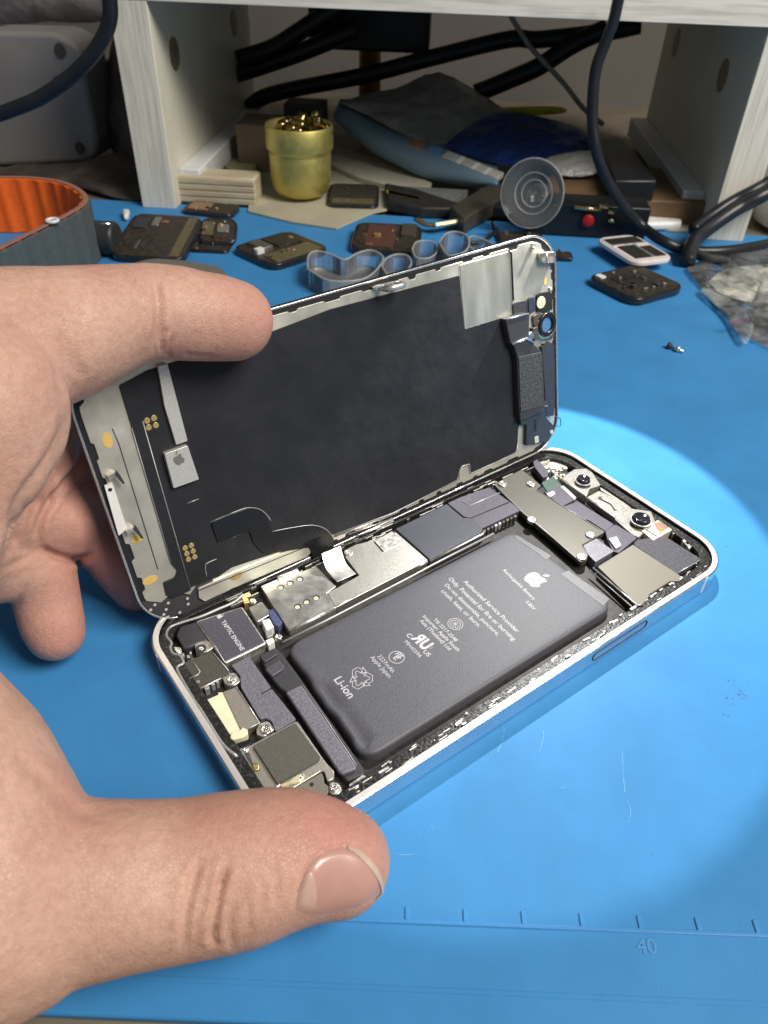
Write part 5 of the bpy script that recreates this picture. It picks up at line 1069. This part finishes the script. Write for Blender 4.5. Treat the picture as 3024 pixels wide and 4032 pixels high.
vo = N.new('ShaderNodeTexVoronoi'); vo.inputs['Scale'].default_value = 1.7; vo.feature = 'DISTANCE_TO_EDGE'
ds = N.new('ShaderNodeMixRGB'); ds.blend_type = 'ADD'; ds.inputs[0].default_value = .35; Lk.new(mp.outputs[0], ds.inputs[1]); Lk.new(noise(.7).outputs[1], ds.inputs[2]); Lk.new(ds.outputs[0], vo.inputs['Vector'])
b1 = N.new('ShaderNodeBump'); b1.inputs['Distance'].default_value = .05 * MM; b1.inputs['Strength'].default_value = .9; Lk.new(ramp(vo.outputs[0], (0, 0, 0), (1, 1, 1), 0, .16), b1.inputs['Height'])
b2 = N.new('ShaderNodeBump'); b2.inputs['Distance'].default_value = .16 * MM; Lk.new(noise(.55, 5).outputs[0], b2.inputs['Height']); Lk.new(b1.outputs[0], b2.inputs['Normal']); Lk.new(b2.outputs[0], b.inputs['Normal'])
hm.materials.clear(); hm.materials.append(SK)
HAND = bpy.data.objects.new('hand', hm); COL.objects.link(HAND)
tag(HAND, 'left hand holding the screen open with index finger, thumb pressing the phone corner', 'hand')
# thumb nail, laid on the thumb's surface
bvh = BVHTree.FromPolygons([tuple(c) for c in co], [tuple(p.vertices) for p in hm.polygons])
def on_hand(u, v, lift):
    d = ray(u, v); d = d / np.linalg.norm(d); h = bvh.ray_cast(Vector(CP), Vector(d))
    if h[0] is None: return None
    return np.array(h[0]) + np.array(h[1]) * lift
npx = [p[:2] for p in smoothpath([(*p, 0) for p in nail_px + [nail_px[0]]], 3)][:-1]
def patch(name, outline, c, lifts, m, thick, rim_drop=True, K=7):
    V, F = [], []; n = len(outline); last = None
    for k in range(K + 1):
        t = 1 - k / K * .93
        for p in outline:
            u, v = c + (np.array(p) - c) * t; h = on_hand(u, v, lifts * (1 - .9 * t ** 9))
            if h is None: h = last
            V.append(h); last = h
    for k in range(K):
        for i in range(n): F.append((k * n + i, k * n + (i + 1) % n, (k + 1) * n + (i + 1) % n, (k + 1) * n + i))
    F.append(tuple(K * n + i for i in range(n)))
    V = np.array(V)
    o = mesh(name, V, F, m, HAND, smooth=True)
    sm = o.modifiers.new('s', 'SMOOTH'); sm.iterations = 3; sm.factor = .5
    return o
NAIL = M('nail', (.50, .28, .235), .28, 0, ns=.3, nc=.04, spec=.6, coat=.3)
patch('thumb_nail', npx, np.array(ZU([(1310, 755)])[0]), .22, NAIL, .4)
ed = [p[:2] for p in smoothpath([(*p, 0) for p in ZU([(1335, 618), (1370, 626), (1400, 645), (1442, 692), (1467, 742), (1471, 788), (1448, 818)])], 5)]
cN = np.array(ZU([(1310, 745)])[0]); V, F = [], []; last = None
for i, p in enumerate(ed):
    wd = .10 * math.sin(math.pi * min(1, .12 + i / (len(ed) - 1))) + .02
    for sc_, lf in ((1 - wd * 1.5, .20), (1 - wd * .7, .23), (1.0, .18), (1.01, .0)):
        h = on_hand(*(cN + (np.array(p) - cN) * sc_), lf); h = last if h is None else h; V.append(h); last = h
for i in range(len(ed) - 1):
    for k in range(3): F.append((i * 4 + k, i * 4 + k + 1, (i + 1) * 4 + k + 1, (i + 1) * 4 + k))
mesh('nail_free_edge', V, F, M('nail_edge', (.56, .42, .34), .4, 0, ns=.8, nc=.1), HAND, smooth=True)
lun = ZU([(1140, 856), (1150, 800), (1168, 745), (1190, 705), (1212, 720), (1225, 780), (1222, 840), (1205, 876)])
patch('nail_lunula', [p[:2] for p in smoothpath([(*p, 0) for p in lun + [lun[0]]], 3)][:-1], np.array(ZU([(1185, 795)])[0]), .26, M('lunula', (.54, .355, .30), .32, 0, ns=.4, nc=.05, coat=.2), .2, K=4)
